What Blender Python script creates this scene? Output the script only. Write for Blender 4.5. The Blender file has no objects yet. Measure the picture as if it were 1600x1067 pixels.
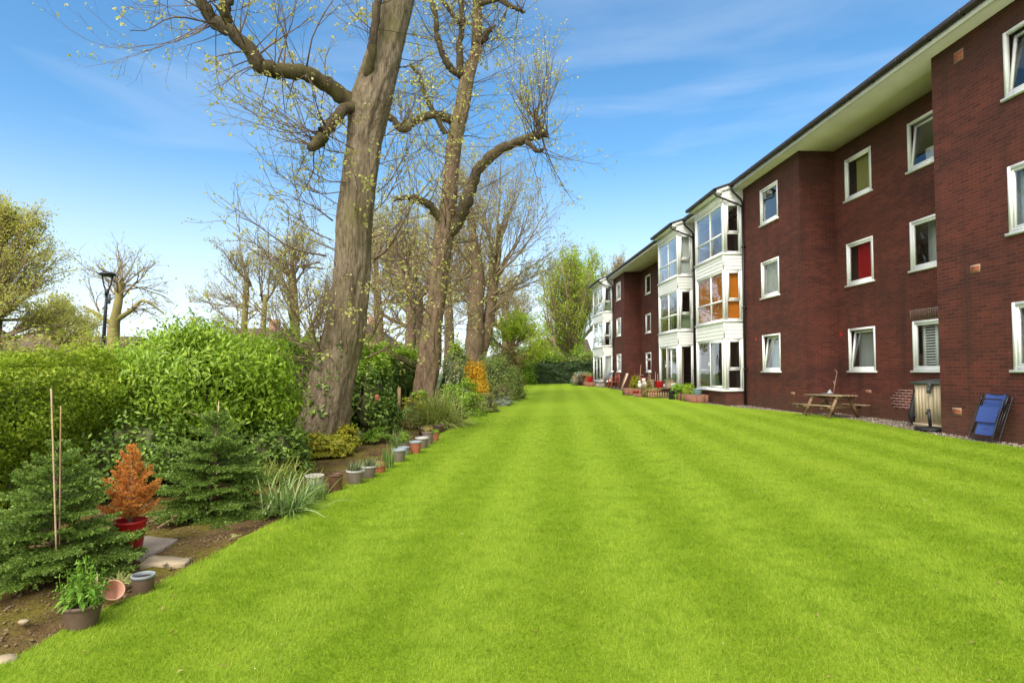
import bpy, math, random
import numpy as np
from mathutils import Vector, Matrix
R = math.radians
sc = bpy.context.scene
col = sc.collection

# ---------------------------------------------------------------- camera, sky, sun, exposure
F_PX, HOR = 930.0, 582.0
TILT = math.atan(37 / F_PX)
cam = bpy.data.cameras.new('camera')
cam_ob = bpy.data.objects.new('camera', cam)
col.objects.link(cam_ob)
cam.sensor_width = 36.0
cam.lens = 36.0 * F_PX / 1600
cam.shift_y = 11.5 / 1600
cam.clip_start = 0.05
cam.clip_end = 3000
cam_ob.location = (0, 0, 1.5)
cam_ob.rotation_euler = (R(90) + TILT, 0, 0)
sc.camera = cam_ob

SUN_EL, SUN_AZ = R(48), R(200)          # azimuth clockwise from +Y: behind the camera, a little to the left
world = bpy.data.worlds.new('World')
sc.world = world
world.use_nodes = True
wt = world.node_tree
for n in list(wt.nodes):
    wt.nodes.remove(n)
def wn(t, **k):
    n = wt.nodes.new(t)
    for a, b in k.items():
        setattr(n, a, b)
    return n
w_out = wn('ShaderNodeOutputWorld'); w_bg = wn('ShaderNodeBackground')
w_sky = wn('ShaderNodeTexSky', sky_type='NISHITA', sun_disc=False)
w_sky.sun_elevation = SUN_EL; w_sky.sun_rotation = SUN_AZ
w_sky.air_density = 1.0; w_sky.dust_density = 0.6; w_sky.ozone_density = 2.5
w_co = wn('ShaderNodeTexCoord'); w_map = wn('ShaderNodeMapping')
w_map.inputs['Scale'].default_value = (0.9, 1.5, 6.5)
w_map.inputs['Rotation'].default_value = (0.10, 0.06, 0.3)
w_noise = wn('ShaderNodeTexNoise'); w_noise.inputs['Scale'].default_value = 1.5
w_noise.inputs['Detail'].default_value = 6; w_noise.inputs['Roughness'].default_value = 0.5; w_noise.inputs['Distortion'].default_value = 0.5
w_ramp = wn('ShaderNodeValToRGB')
w_ramp.color_ramp.elements[0].position = 0.53; w_ramp.color_ramp.elements[0].color = (0, 0, 0, 1)
w_ramp.color_ramp.elements[1].position = 0.85; w_ramp.color_ramp.elements[1].color = (0.34, 0.34, 0.34, 1)
w_sep = wn('ShaderNodeSeparateXYZ')
w_hz = wn('ShaderNodeMapRange'); w_hz.interpolation_type = 'SMOOTHSTEP'
w_hz.inputs['From Min'].default_value = 0.0; w_hz.inputs['From Max'].default_value = 0.36
w_hz.inputs['To Min'].default_value = 0.8; w_hz.inputs['To Max'].default_value = 0.0
w_max = wn('ShaderNodeMath', operation='MAXIMUM')
w_mix = wn('ShaderNodeMix', data_type='RGBA')
w_mix.inputs[7].default_value = (4.5, 4.9, 5.35, 1)
w_hsv = wn('ShaderNodeHueSaturation'); w_hsv.inputs['Saturation'].default_value = 1.22; w_hsv.inputs['Value'].default_value = 1.0; w_hsv.inputs['Hue'].default_value = 0.492
L = wt.links.new
L(w_co.outputs['Generated'], w_map.inputs[0]); L(w_map.outputs[0], w_noise.inputs['Vector'])
L(w_noise.outputs['Fac'], w_ramp.inputs[0])
L(w_co.outputs['Generated'], w_sep.inputs[0]); L(w_sep.outputs['Z'], w_hz.inputs['Value'])
L(w_ramp.outputs[0], w_max.inputs[0]); L(w_hz.outputs[0], w_max.inputs[1])
L(w_sky.outputs[0], w_hsv.inputs['Color'])
L(w_max.outputs[0], w_mix.inputs[0]); L(w_hsv.outputs[0], w_mix.inputs[6])
# bright cloud added out of view, overhead and behind the camera, as fill light
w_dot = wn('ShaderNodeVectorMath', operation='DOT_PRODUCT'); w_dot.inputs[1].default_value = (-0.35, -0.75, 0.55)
w_fill = wn('ShaderNodeMapRange'); w_fill.interpolation_type = 'SMOOTHSTEP'
w_fill.inputs['From Min'].default_value = 0.12; w_fill.inputs['From Max'].default_value = 0.62
w_fill.inputs['To Max'].default_value = 0.9
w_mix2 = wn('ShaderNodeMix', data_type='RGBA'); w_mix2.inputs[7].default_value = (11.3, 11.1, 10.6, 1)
L(w_co.outputs['Generated'], w_dot.inputs[0]); L(w_dot.outputs['Value'], w_fill.inputs['Value'])
L(w_fill.outputs[0], w_mix2.inputs[0]); L(w_mix.outputs[2], w_mix2.inputs[6])
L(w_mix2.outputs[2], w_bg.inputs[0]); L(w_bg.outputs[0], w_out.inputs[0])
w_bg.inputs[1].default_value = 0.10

sun = bpy.data.lights.new('sun', 'SUN')
sun.energy = 1.5; sun.angle = R(22); sun.color = (1.0, 0.95, 0.86)
sun_ob = bpy.data.objects.new('sun', sun)
col.objects.link(sun_ob)
sdir = Vector((math.sin(SUN_AZ) * math.cos(SUN_EL), math.cos(SUN_AZ) * math.cos(SUN_EL), math.sin(SUN_EL)))
sun_ob.rotation_euler = sdir.to_track_quat('Z', 'Y').to_euler()
sun_ob.location = (0, -5, 30)

sc.view_settings.view_transform = 'Standard'
sc.view_settings.look = 'None'
sc.view_settings.exposure = 1.25
sc.view_settings.gamma = 1.0
sc.render.engine = 'CYCLES'
sc.cycles.max_bounces = 8
sc.cycles.transparent_max_bounces = 16
sc.cycles.use_denoising = True

# ---------------------------------------------------------------- geometry of the view
_ct, _st = math.cos(TILT), math.sin(TILT)
def ray(px, py):
    x = (px - 800) / F_PX
    y = (533.5 - py + 11.5) / F_PX
    return Vector((x, _ct - y * _st, y * _ct + _st))
def P(px, py, Y):
    """the world point seen at a pixel of the photograph, at distance Y"""
    d = ray(px, py)
    return Vector((0, 0, 1.5)) + d * (Y / d.y)
def gz(x, y):
    return 0.0085 * min(max(x, -14), 16) + 0.0101 * min(max(y, -12), 60)
def G(px, py):
    """the point of the lawn plane seen at a pixel"""
    d = ray(px, py)
    t = -1.5 / (d.z - 0.0085 * d.x - 0.0101 * d.y)
    p = Vector((0, 0, 1.5)) + d * t
    p.z = gz(p.x, p.y)
    return p
def at(px, Y, dz=0):
    x = (px - 800) / F_PX * Y
    return Vector((x, Y, gz(x, Y) + dz))

# ---------------------------------------------------------------- mesh helpers
class MB:
    def __init__(s):
        s.v, s.q, s.t, s.n = [], [], [], 0
    def add(s, V, Q=None, T=None):
        V = np.asarray(V, dtype=np.float64).reshape(-1, 3)
        if Q is not None and len(Q): s.q.append(np.asarray(Q, dtype=np.int64).reshape(-1, 4) + s.n)
        if T is not None and len(T): s.t.append(np.asarray(T, dtype=np.int64).reshape(-1, 3) + s.n)
        s.v.append(V); s.n += len(V)
    def box(s, c, size, m=None):
        x, y, z = [a / 2 for a in size]
        V = [Vector((i * x, j * y, k * z)) for k in (-1, 1) for j in (-1, 1) for i in (-1, 1)]
        if m is not None: V = [m @ p for p in V]
        s.add([(p.x + c[0], p.y + c[1], p.z + c[2]) for p in V],
              [(0, 2, 3, 1), (4, 5, 7, 6), (0, 1, 5, 4), (2, 6, 7, 3), (0, 4, 6, 2), (1, 3, 7, 5)])
        return s
    def bb(s, x0, x1, y0, y1, z0, z1):
        return s.box(((x0 + x1) / 2, (y0 + y1) / 2, (z0 + z1) / 2), (abs(x1 - x0), abs(y1 - y0), abs(z1 - z0)))
    def beam(s, a, b, w, h, up=(0, 0, 1)):
        a, b = Vector(a), Vector(b)
        d = b - a; l = d.length; d.normalize()
        up = Vector(up)
        sd = d.cross(up)
        if sd.length < 1e-4: sd = d.cross(Vector((1, 0, 0)))
        sd.normalize(); u = sd.cross(d)
        return s.box((a + b) / 2, (w, l, h), Matrix((sd, d, u)).transposed())
    def tube(s, pts, rad, k=6, cap=True):
        pts = np.asarray([tuple(p) for p in pts], float); n = len(pts)
        rad = np.broadcast_to(np.asarray(rad, float), (n,))
        tan = np.gradient(pts, axis=0)
        tan /= np.linalg.norm(tan, axis=1)[:, None] + 1e-12
        ref = np.array([0.31, 0.87, 0.12]) if abs(tan[0][2]) > 0.7 else np.array([0.05, 0.1, 1.0])
        A = np.cross(tan, ref); A /= np.linalg.norm(A, axis=1)[:, None] + 1e-12
        B = np.cross(tan, A)
        th = np.linspace(0, 2 * np.pi, k, endpoint=False)
        V = pts[:, None, :] + rad[:, None, None] * (np.cos(th)[None, :, None] * A[:, None, :] + np.sin(th)[None, :, None] * B[:, None, :])
        i = np.arange(n - 1)[:, None] * k; j = np.arange(k)[None, :]; j2 = (j + 1) % k
        Q = np.stack([i + j, i + j2, i + k + j2, i + k + j], -1).reshape(-1, 4)
        V = V.reshape(-1, 3); T = []
        if cap:
            V = np.vstack([V, pts[0], pts[-1]])
            for m in range(k):
                T.append((n * k, (m + 1) % k, m)); T.append((n * k + 1, (n - 1) * k + m, (n - 1) * k + (m + 1) % k))
        s.add(V, Q, T)
        return s
    def lathe(s, c, prof, k=24, m=None, squash=1.0):
        n = len(prof); V = []
        for r, h in prof:
            for a in range(k):
                t = 2 * math.pi * a / k
                p = Vector((r * math.cos(t), r * math.sin(t) * squash, h))
                if m is not None: p = m @ p
                V.append((p.x + c[0], p.y + c[1], p.z + c[2]))
        Q = [(i * k + a, i * k + (a + 1) % k, (i + 1) * k + (a + 1) % k, (i + 1) * k + a) for i in range(n - 1) for a in range(k)]
        s.add(V, Q)
        return s
    def build(s, name, mat, parent=None, smooth=False, bevel=0):
        me = bpy.data.meshes.new(name)
        V = np.vstack(s.v) if s.v else np.zeros((0, 3))
        Q = np.vstack(s.q) if s.q else np.zeros((0, 4), np.int64)
        T = np.vstack(s.t) if s.t else np.zeros((0, 3), np.int64)
        me.vertices.add(len(V)); me.vertices.foreach_set('co', V.astype(np.float32).ravel())
        nl = len(Q) * 4 + len(T) * 3
        me.loops.add(nl)
        me.loops.foreach_set('vertex_index', np.concatenate([Q.ravel(), T.ravel()]).astype(np.int32))
        me.polygons.add(len(Q) + len(T))
        me.polygons.foreach_set('loop_start', np.concatenate([np.arange(len(Q)) * 4, len(Q) * 4 + np.arange(len(T)) * 3]).astype(np.int32))
        me.update(calc_edges=True); me.validate()
        if smooth: me.polygons.foreach_set('use_smooth', np.ones(len(me.polygons), bool))
        me.materials.append(mat)
        o = bpy.data.objects.new(name, me)
        col.objects.link(o)
        if parent is not None: o.parent = parent
        if bevel:
            b = o.modifiers.new('bevel', 'BEVEL'); b.width = bevel; b.segments = 2; b.limit_method = 'ANGLE'
        return o

def tag(o, label=None, cat=None, group=None, kind=None):
    if label: o['label'] = label
    if cat: o['category'] = cat
    if group: o['group'] = group
    if kind: o['kind'] = kind
    return o
def thing(name, label, cat, loc=(0, 0, 0), rz=0, group=None):
    o = bpy.data.objects.new(name, None)
    col.objects.link(o)
    o.empty_display_size = 0.1
    o.location = loc; o.rotation_euler = (0, 0, rz)
    return tag(o, label, cat, group)
def dup(root, loc, rz, label, group=None):
    r = root.copy(); col.objects.link(r); r.location = loc; r.rotation_euler = (0, 0, rz)
    r['label'] = label
    if group: r['group'] = group
    for ch in list(root.children):
        c = ch.copy(); col.objects.link(c); c.parent = r
        for g in list(ch.children):
            d = g.copy(); col.objects.link(d); d.parent = c
    return r

# ---------------------------------------------------------------- materials
class NT:
    def __init__(s, name):
        s.m = bpy.data.materials.new(name); s.m.use_nodes = True
        s.t = s.m.node_tree
        s.b = s.t.nodes['Principled BSDF']; s.o = s.t.nodes['Material Output']
    def n(s, t, ins=None, **k):
        n = s.t.nodes.new(t)
        for a, b in k.items(): setattr(n, a, b)
        for a, b in (ins or {}).items():
            if hasattr(b, 'is_linked'): s.t.links.new(b, n.inputs[a])
            else: n.inputs[a].default_value = b
        return n
    def l(s, a, b): s.t.links.new(a, b)
    def obj(s): return s.n('ShaderNodeTexCoord').outputs['Object']
    def pos(s): return s.n('ShaderNodeNewGeometry').outputs['Position']
    def noise(s, vec, scale, detail=4, rough=0.55, stretch=None):
        if stretch: vec = s.n('ShaderNodeMapping', {0: vec, 'Scale': stretch}).outputs[0]
        return s.n('ShaderNodeTexNoise', {'Vector': vec, 'Scale': scale, 'Detail': detail, 'Roughness': rough}).outputs['Fac']
    def ramp(s, fac, stops):
        r = s.n('ShaderNodeValToRGB', {0: fac}); e = r.color_ramp.elements
        while len(e) < len(stops): e.new(0.5)
        for x, (p, c) in zip(e, stops): x.position = p; x.color = (*c, 1) if len(c) == 3 else c
        return r.outputs[0]
    def mix(s, f, a, b, mode='MIX'):
        n = s.n('ShaderNodeMix', data_type='RGBA', blend_type=mode)
        for i, v in ((0, f), (6, a), (7, b)):
            if hasattr(v, 'is_linked'): s.l(v, n.inputs[i])
            else: n.inputs[i].default_value = v if i == 0 else (*v, 1)
        return n.outputs[2]
    def bump(s, h, strength=0.4, dist=0.02):
        b = s.n('ShaderNodeBump', {'Strength': strength, 'Distance': dist, 'Height': h})
        s.l(b.outputs[0], s.b.inputs['Normal'])
    def col(s, c):
        if hasattr(c, 'is_linked'): s.l(c, s.b.inputs['Base Color'])
        else: s.b.inputs['Base Color'].default_value = (*c, 1)
    def set(s, rough=0.6, metal=0, spec=None):
        s.b.inputs['Roughness'].default_value = rough; s.b.inputs['Metallic'].default_value = metal
        if spec is not None: s.b.inputs['Specular IOR Level'].default_value = spec
        return s.m

def plain(name, c, rough=0.6, var=0.15, scale=9, metal=0, bump=0.0, spec=0.4):
    m = NT(name); o = m.obj()
    f = m.noise(o, scale, 5)
    m.col(m.ramp(f, [(0.3, [x * (1 - var) for x in c]), (0.7, [min(1, x * (1 + var)) for x in c])]))
    if bump: m.bump(m.noise(o, scale * 6, 3), bump, 0.005)
    return m.set(rough, metal, spec)

def leafm(name, c1, c2, c3=None, transl=0.3, rough=0.45, spec=0.35):
    """leaf colour differs from leaf to leaf"""
    m = NT(name)
    rnd = m.n('ShaderNodeNewGeometry').outputs['Random Per Island']
    stops = [(0.0, c1), (0.75, c2)] + ([(1.0, c3)] if c3 else [])
    c = m.ramp(rnd, stops)
    m.col(c); m.set(rough, 0, spec)
    tr = m.n('ShaderNodeBsdfTranslucent', {'Color': c})
    mx = m.n('ShaderNodeMixShader', {0: transl, 1: m.b.outputs[0], 2: tr.outputs[0]})
    m.l(mx.outputs[0], m.o.inputs['Surface'])
    return m.m

def bark(name, c1, c2, green, gamt=0.5, scale=1.0):
    m = NT(name); o = m.obj()
    f0 = m.noise(o, 38 * scale, 6, 0.72, (1, 1, 0.15))
    f1 = m.noise(o, 7 * scale, 5, 0.65, (1, 1, 0.35))
    f = m.n('ShaderNodeMath', {0: f0, 1: 0.6, 2: m.n('ShaderNodeMath', {0: f1, 1: 0.4}, operation='MULTIPLY').outputs[0]}, operation='MULTIPLY_ADD').outputs[0]
    g = m.noise(o, 1.3 * scale, 5, 0.6)
    c = m.ramp(f, [(0.37, [x * 0.35 for x in c1]), (0.46, c1), (0.60, c2)])
    gm = m.ramp(g, [(0.45, (0, 0, 0)), (0.7, (gamt, gamt, gamt))])
    m.col(m.mix(gm, c, green))
    m.bump(f, 0.9, 0.055)
    return m.set(0.9, 0, 0.1)

def brickm(name, c1, c2, mortar, msize=0.008, wear=True, dark=(0.02, 0.012, 0.012)):
    m = NT(name)
    s = m.n('ShaderNodeSeparateXYZ', {0: m.obj()})
    xs = m.n('ShaderNodeMath', {0: s.outputs[0], 1: s.outputs[1]}, operation='ADD')
    v = m.n('ShaderNodeCombineXYZ', {0: xs.outputs[0], 1: s.outputs[2]}).outputs[0]
    br = m.n('ShaderNodeTexBrick', {'Vector': v, 'Color1': (*c1, 1), 'Color2': (*c2, 1), 'Mortar': (*mortar, 1), 'Scale': 1.0,
             'Mortar Size': msize, 'Mortar Smooth': 0.3, 'Bias': 0.0, 'Brick Width': 0.225, 'Row Height': 0.075})
    c = br.outputs['Color']
    if wear:
        f = m.noise(v, 1.1, 7, 0.62, (0.5, 1.6, 1))
        c = m.mix(m.ramp(f, [(0.36, (0.85, 0.85, 0.85)), (0.6, (0.0, 0.0, 0.0))]), c, m.mix(0.5, c, dark))
        f2 = m.noise(v, 0.35, 4, 0.5)
        c = m.mix(m.ramp(f2, [(0.45, (0, 0, 0)), (0.75, (0.5, 0.5, 0.5))]), c, m.mix(0.5, c, (0.17, 0.042, 0.026)))
        st_ = m.noise(v, 1.0, 5, 0.6, (2.2, 0.22, 1))
        c = m.mix(m.ramp(st_, [(0.50, (0, 0, 0)), (0.72, (0.6, 0.6, 0.6))]), c, (0.035, 0.018, 0.014))
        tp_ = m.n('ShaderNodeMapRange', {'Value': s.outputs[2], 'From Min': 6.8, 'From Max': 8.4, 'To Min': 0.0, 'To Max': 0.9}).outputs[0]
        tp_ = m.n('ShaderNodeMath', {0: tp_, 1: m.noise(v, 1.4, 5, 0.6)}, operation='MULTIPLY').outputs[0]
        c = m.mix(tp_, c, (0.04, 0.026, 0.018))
        f3 = m.noise(v, 14, 2)
        c = m.mix(m.ramp(f3, [(0.74, (0, 0, 0)), (0.80, (0.5, 0.5, 0.5))]), c, (0.30, 0.20, 0.16))
        gr = m.n('ShaderNodeMapRange', {'Value': s.outputs[2], 'From Min': 0.25, 'From Max': 1.0, 'To Min': 0.55, 'To Max': 0.0}).outputs[0]
        f4 = m.noise(v, 2.3, 5, 0.6)
        gm = m.n('ShaderNodeMath', {0: gr, 1: f4}, operation='MULTIPLY').outputs[0]
        c = m.mix(gm, c, (0.10, 0.085, 0.045))
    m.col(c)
    h = m.n('ShaderNodeMath', {0: br.outputs['Fac'], 1: -1.0}, operation='MULTIPLY').outputs[0]
    h2 = m.n('ShaderNodeMath', {0: h, 1: m.noise(v, 30, 3)}, operation='ADD').outputs[0]
    m.bump(h2, 0.6, 0.008)
    return m.set(0.85, 0, 0.25)

def glassm():
    m = NT('window_glass')
    gm_ = m.n('ShaderNodeNewGeometry')
    dt = m.n('ShaderNodeVectorMath', {0: gm_.outputs['Incoming'], 1: gm_.outputs['Normal']}, operation='DOT_PRODUCT').outputs['Value']
    ab = m.n('ShaderNodeMath', {0: dt}, operation='ABSOLUTE').outputs[0]
    iv = m.n('ShaderNodeMath', {0: 1.0, 1: ab}, operation='SUBTRACT', use_clamp=True).outputs[0]
    p5 = m.n('ShaderNodeMath', {0: iv, 1: 5.0}, operation='POWER').outputs[0]
    f = m.n('ShaderNodeMath', {0: p5, 1: 2.0, 2: 0.10}, operation='MULTIPLY_ADD', use_clamp=True).outputs[0]
    tr = m.n('ShaderNodeBsdfTransparent', {'Color': (0.86, 0.9, 0.88, 1)})
    wob = m.noise(m.obj(), 1.4, 2)
    bp = m.n('ShaderNodeBump', {'Strength': 0.10, 'Distance': 0.03, 'Height': wob})
    gl = m.n('ShaderNodeBsdfGlossy', {'Roughness': 0.01, 'Color': (0.95, 0.97, 1, 1), 'Normal': bp.outputs[0]})
    mx = m.n('ShaderNodeMixShader', {0: f, 1: tr.outputs[0], 2: gl.outputs[0]})
    m.l(mx.outputs[0], m.o.inputs['Surface'])
    return m.m

def lawn_colour(m, blade):
    p = m.pos()
    s = m.n('ShaderNodeSeparateXYZ', {0: p})
    k = m.n('ShaderNodeMath', {0: s.outputs[1], 1: -0.08}, operation='MULTIPLY').outputs[0]
    k = m.n('ShaderNodeMath', {0: k, 1: s.outputs[0]}, operation='ADD').outputs[0]
    wob = m.noise(p, 0.5, 3)
    k = m.n('ShaderNodeMath', {0: wob, 1: 0.22, 2: k}, operation='MULTIPLY_ADD').outputs[0]
    k = m.n('ShaderNodeMath', {0: k, 1: 0.55 + 0.11}, operation='SUBTRACT').outputs[0]
    k = m.n('ShaderNodeMath', {0: k, 1: 2 * math.pi / 1.1}, operation='MULTIPLY').outputs[0]
    k = m.n('ShaderNodeMath', {0: k}, operation='COSINE').outputs[0]
    st = m.n('ShaderNodeMapRange', {'Value': k, 'From Min': -0.75, 'From Max': 0.75}).outputs[0]
    dark, light = (0.234, 0.355, 0.019), (0.296, 0.422, 0.031)
    c = m.mix(st, dark, light)
    f = m.noise(p, 4.5, 7, 0.7)
    c = m.mix(m.ramp(f, [(0.36, (0.6, 0.6, 0.6)), (0.52, (0, 0, 0))]), c, (0.15, 0.27, 0.007))
    c = m.mix(m.ramp(f, [(0.52, (0, 0, 0)), (0.72, (0.5, 0.5, 0.5))]), c, (0.34, 0.45, 0.025))
    f3 = m.noise(p, 0.35, 4, 0.6)
    c = m.mix(m.ramp(f3, [(0.45, (0, 0, 0)), (0.7, (0.35, 0.35, 0.35))]), c, (0.34, 0.44, 0.035))
    return c

M = {}
def mats():
    m = NT('lawn_turf'); p = m.pos()
    c = lawn_colour(m, False)
    f = m.noise(p, 55, 4, 0.7, (1, 1, 1))
    c = m.mix(m.ramp(f, [(0.35, (0.55, 0.55, 0.55)), (0.6, (0, 0, 0))]), c, (0.14, 0.225, 0.005))
    m.col(c); m.bump(m.noise(p, 90, 3, 0.7), 0.9, 0.03)
    M['lawn'] = m.set(0.9, 0, 0.1)
    m = NT('grass_blade')
    c = lawn_colour(m, True)
    rnd = m.n('ShaderNodeNewGeometry').outputs['Random Per Island']
    c = m.mix(1.0, c, m.ramp(rnd, [(0.0, (0.72, 0.78, 0.6)), (0.6, (1.0, 1.0, 1.0)), (0.93, (1.25, 1.15, 1.5)), (1.0, (1.7, 1.3, 4.0))]), 'MULTIPLY')
    m.col(c); m.set(0.6, 0, 0.15)
    tr = m.n('ShaderNodeBsdfTranslucent', {'Color': c})
    mx = m.n('ShaderNodeMixShader', {0: 0.4, 1: m.b.outputs[0], 2: tr.outputs[0]})
    m.l(mx.outputs[0], m.o.inputs['Surface'])
    M['blade'] = m.m
    m = NT('border_soil'); p = m.pos()
    f = m.noise(p, 3.0, 7, 0.65); g = m.noise(p, 40, 4, 0.7)
    c = m.ramp(f, [(0.3, (0.07, 0.040, 0.018)), (0.5, (0.16, 0.098, 0.042)), (0.7, (0.24, 0.165, 0.07))])
    mo = m.noise(p, 1.7, 6, 0.6)
    c = m.mix(m.ramp(mo, [(0.44, (0, 0, 0)), (0.58, (0.8, 0.8, 0.8))]), c, (0.20, 0.17, 0.025))
    c = m.mix(m.ramp(g, [(0.3, (0.7, 0.7, 0.7)), (0.5, (0, 0, 0))]), c, (0.03, 0.018, 0.011))
    m.col(c); m.bump(g, 1.0, 0.05); M['soil'] = m.set(0.95, 0, 0.1)
    m = NT('gravel_bed'); p = m.pos()
    v = m.n('ShaderNodeTexVoronoi', {'Vector': p, 'Scale': 38})
    c = m.ramp(m.n('ShaderNodeSeparateColor', {0: v.outputs['Color']}).outputs[0], [(0, (0.13, 0.09, 0.06)), (0.5, (0.26, 0.20, 0.15)), (1, (0.42, 0.36, 0.30))])
    c = m.mix(m.ramp(m.noise(p, 3, 5), [(0.46, (0.8, 0.8, 0.8)), (0.6, (0, 0, 0))]), c, (0.11, 0.075, 0.04))
    m.col(c); m.bump(v.outputs['Distance'], 1.0, 0.03); M['gravel'] = m.set(0.9, 0, 0.2)
    M['field'] = plain('rough_grass', (0.07, 0.12, 0.02), 0.95, 0.4, 0.6)
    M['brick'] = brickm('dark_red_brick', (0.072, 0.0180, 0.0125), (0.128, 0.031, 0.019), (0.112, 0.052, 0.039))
    M['brick_patch'] = brickm('repointed_brick', (0.12, 0.03, 0.025), (0.16, 0.045, 0.034), (0.42, 0.27, 0.22), 0.014, False)
    M['planter_brick'] = brickm('orange_red_brick', (0.21, 0.07, 0.04), (0.30, 0.11, 0.065), (0.26, 0.18, 0.13), 0.011, False)
    M['soldier'] = plain('lintel_brick', (0.11, 0.055, 0.042), 0.85, 0.35, 14)
    M['joint'] = plain('lintel_joint', (0.36, 0.28, 0.22), 0.9)
    M['upvc'] = plain('white_upvc', (0.80, 0.80, 0.78), 0.5, 0.03, 2)
    M['clad'] = plain('white_cladding', (0.78, 0.78, 0.75), 0.6, 0.05, 3)
    M['soffit'] = plain('painted_soffit', (0.72, 0.65, 0.66), 0.7, 0.10, 1.2)
    M['fascia'] = plain('cream_fascia', (0.70, 0.68, 0.63), 0.5, 0.08, 2)
    M['gutter'] = plain('dark_brown_gutter', (0.035, 0.026, 0.024), 0.5, 0.3, 5)
    M['roof'] = plain('dark_roof_tile', (0.055, 0.045, 0.045), 0.85, 0.3, 6)
    M['pipe'] = plain('black_downpipe', (0.012, 0.012, 0.012), 0.4, 0.2)
    M['glass'] = glassm()
    M['room'] = plain('room_wall', (0.30, 0.27, 0.22), 0.9, 0.05)
    M['roomfloor'] = plain('room_floor', (0.10, 0.07, 0.05), 0.8)
    M['vent'] = plain('terracotta_vent', (0.33, 0.10, 0.045), 0.8, 0.2)
    M['ventm'] = plain('vent_mortar', (0.30, 0.20, 0.14), 0.9)
    M['redspot'] = plain('red_marker', (0.42, 0.012, 0.012), 0.6)
    for k, c in dict(orange=(0.75, 0.23, 0.02), red=(0.45, 0.015, 0.02), cream=(0.55, 0.50, 0.30), grey=(0.45, 0.48, 0.47),
                     net=(0.70, 0.71, 0.68), green=(0.30, 0.36, 0.22), sage=(0.42, 0.38, 0.14), beige=(0.48, 0.38, 0.24), lilac=(0.36, 0.36, 0.44)).items():
        m = NT(k + '_curtain'); o = m.obj()
        m.col(c)
        tr = m.n('ShaderNodeBsdfTranslucent', {'Color': (*c, 1)})
        mx = m.n('ShaderNodeMixShader', {0: 0.25, 1: m.b.outputs[0], 2: tr.outputs[0]})
        m.l(mx.outputs[0], m.o.inputs['Surface']); m.set(0.85, 0, 0.1)
        M['c_' + k] = m.m
    M['bark1'] = bark('rough_bark', (0.155, 0.118, 0.078), (0.30, 0.235, 0.16), (0.145, 0.135, 0.045), 0.6)
    M['bark2'] = bark('brown_bark', (0.15, 0.10, 0.063), (0.28, 0.195, 0.13), (0.14, 0.14, 0.05), 0.5)
    M['limb'] = bark('mossy_limb_bark', (0.075, 0.055, 0.038), (0.15, 0.115, 0.075), (0.15, 0.14, 0.03), 0.6, 2)
    M['twig'] = plain('twig_bark', (0.14, 0.092, 0.058), 0.9, 0.35, 3)
    M['twigl'] = plain('pale_twig_bark', (0.25, 0.185, 0.11), 0.9, 0.3, 3)
    M['twigy'] = plain('mossy_twig_bark', (0.24, 0.20, 0.07), 0.9, 0.3, 2)
    M['bud'] = leafm('spring_bud', (0.46, 0.46, 0.06), (0.62, 0.60, 0.18), (0.72, 0.68, 0.40), 0.45)
    M['bud2'] = leafm('dull_bud', (0.40, 0.37, 0.11), (0.54, 0.50, 0.18), (0.44, 0.32, 0.16), 0.4)
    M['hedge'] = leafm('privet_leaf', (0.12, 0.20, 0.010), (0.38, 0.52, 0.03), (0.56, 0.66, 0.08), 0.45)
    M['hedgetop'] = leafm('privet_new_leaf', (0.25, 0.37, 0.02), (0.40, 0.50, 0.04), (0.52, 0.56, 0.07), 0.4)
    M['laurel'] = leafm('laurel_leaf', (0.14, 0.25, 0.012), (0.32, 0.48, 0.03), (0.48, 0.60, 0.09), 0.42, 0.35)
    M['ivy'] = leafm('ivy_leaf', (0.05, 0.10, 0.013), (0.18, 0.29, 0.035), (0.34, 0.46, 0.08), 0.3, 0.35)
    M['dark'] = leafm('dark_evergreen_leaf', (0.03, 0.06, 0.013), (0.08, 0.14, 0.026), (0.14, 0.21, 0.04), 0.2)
    M['fir'] = leafm('fir_needle', (0.085, 0.15, 0.022), (0.20, 0.32, 0.05), (0.46, 0.58, 0.13), 0.3)
    M['dead'] = leafm('dead_needle', (0.50, 0.17, 0.03), (0.72, 0.31, 0.06), (0.80, 0.44, 0.14), 0.3, 0.7)
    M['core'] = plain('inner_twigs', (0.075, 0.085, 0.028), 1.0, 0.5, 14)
    M['yellow'] = leafm('golden_leaf', (0.30, 0.33, 0.02), (0.48, 0.48, 0.04), (0.36, 0.22, 0.04), 0.4)
    M['amber'] = leafm('amber_blossom', (0.72, 0.40, 0.02), (0.85, 0.56, 0.04), (0.60, 0.55, 0.08), 0.4)
    M['varieg'] = leafm('variegated_leaf', (0.14, 0.20, 0.06), (0.38, 0.43, 0.2), (0.66, 0.66, 0.45), 0.3)
    M['olive'] = leafm('olive_leaf', (0.15, 0.22, 0.045), (0.31, 0.40, 0.09), (0.46, 0.52, 0.15), 0.3)
    M['bush'] = leafm('bright_bush_leaf', (0.14, 0.26, 0.016), (0.31, 0.48, 0.035), (0.46, 0.60, 0.07), 0.35)
    M['rose'] = leafm('rosy_leaf', (0.18, 0.22, 0.05), (0.34, 0.38, 0.10), (0.5, 0.32, 0.2), 0.3)
    M['silver'] = leafm('silver_leaf', (0.20, 0.26, 0.16), (0.36, 0.42, 0.30), (0.6, 0.6, 0.55), 0.3)
    M['lime'] = leafm('lime_tree_leaf', (0.30, 0.42, 0.025), (0.44, 0.56, 0.05), (0.56, 0.62, 0.09), 0.5)
    M['ytree'] = leafm('yellow_green_leaf', (0.48, 0.48, 0.08), (0.65, 0.62, 0.16), (0.72, 0.68, 0.28), 0.55)
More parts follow.
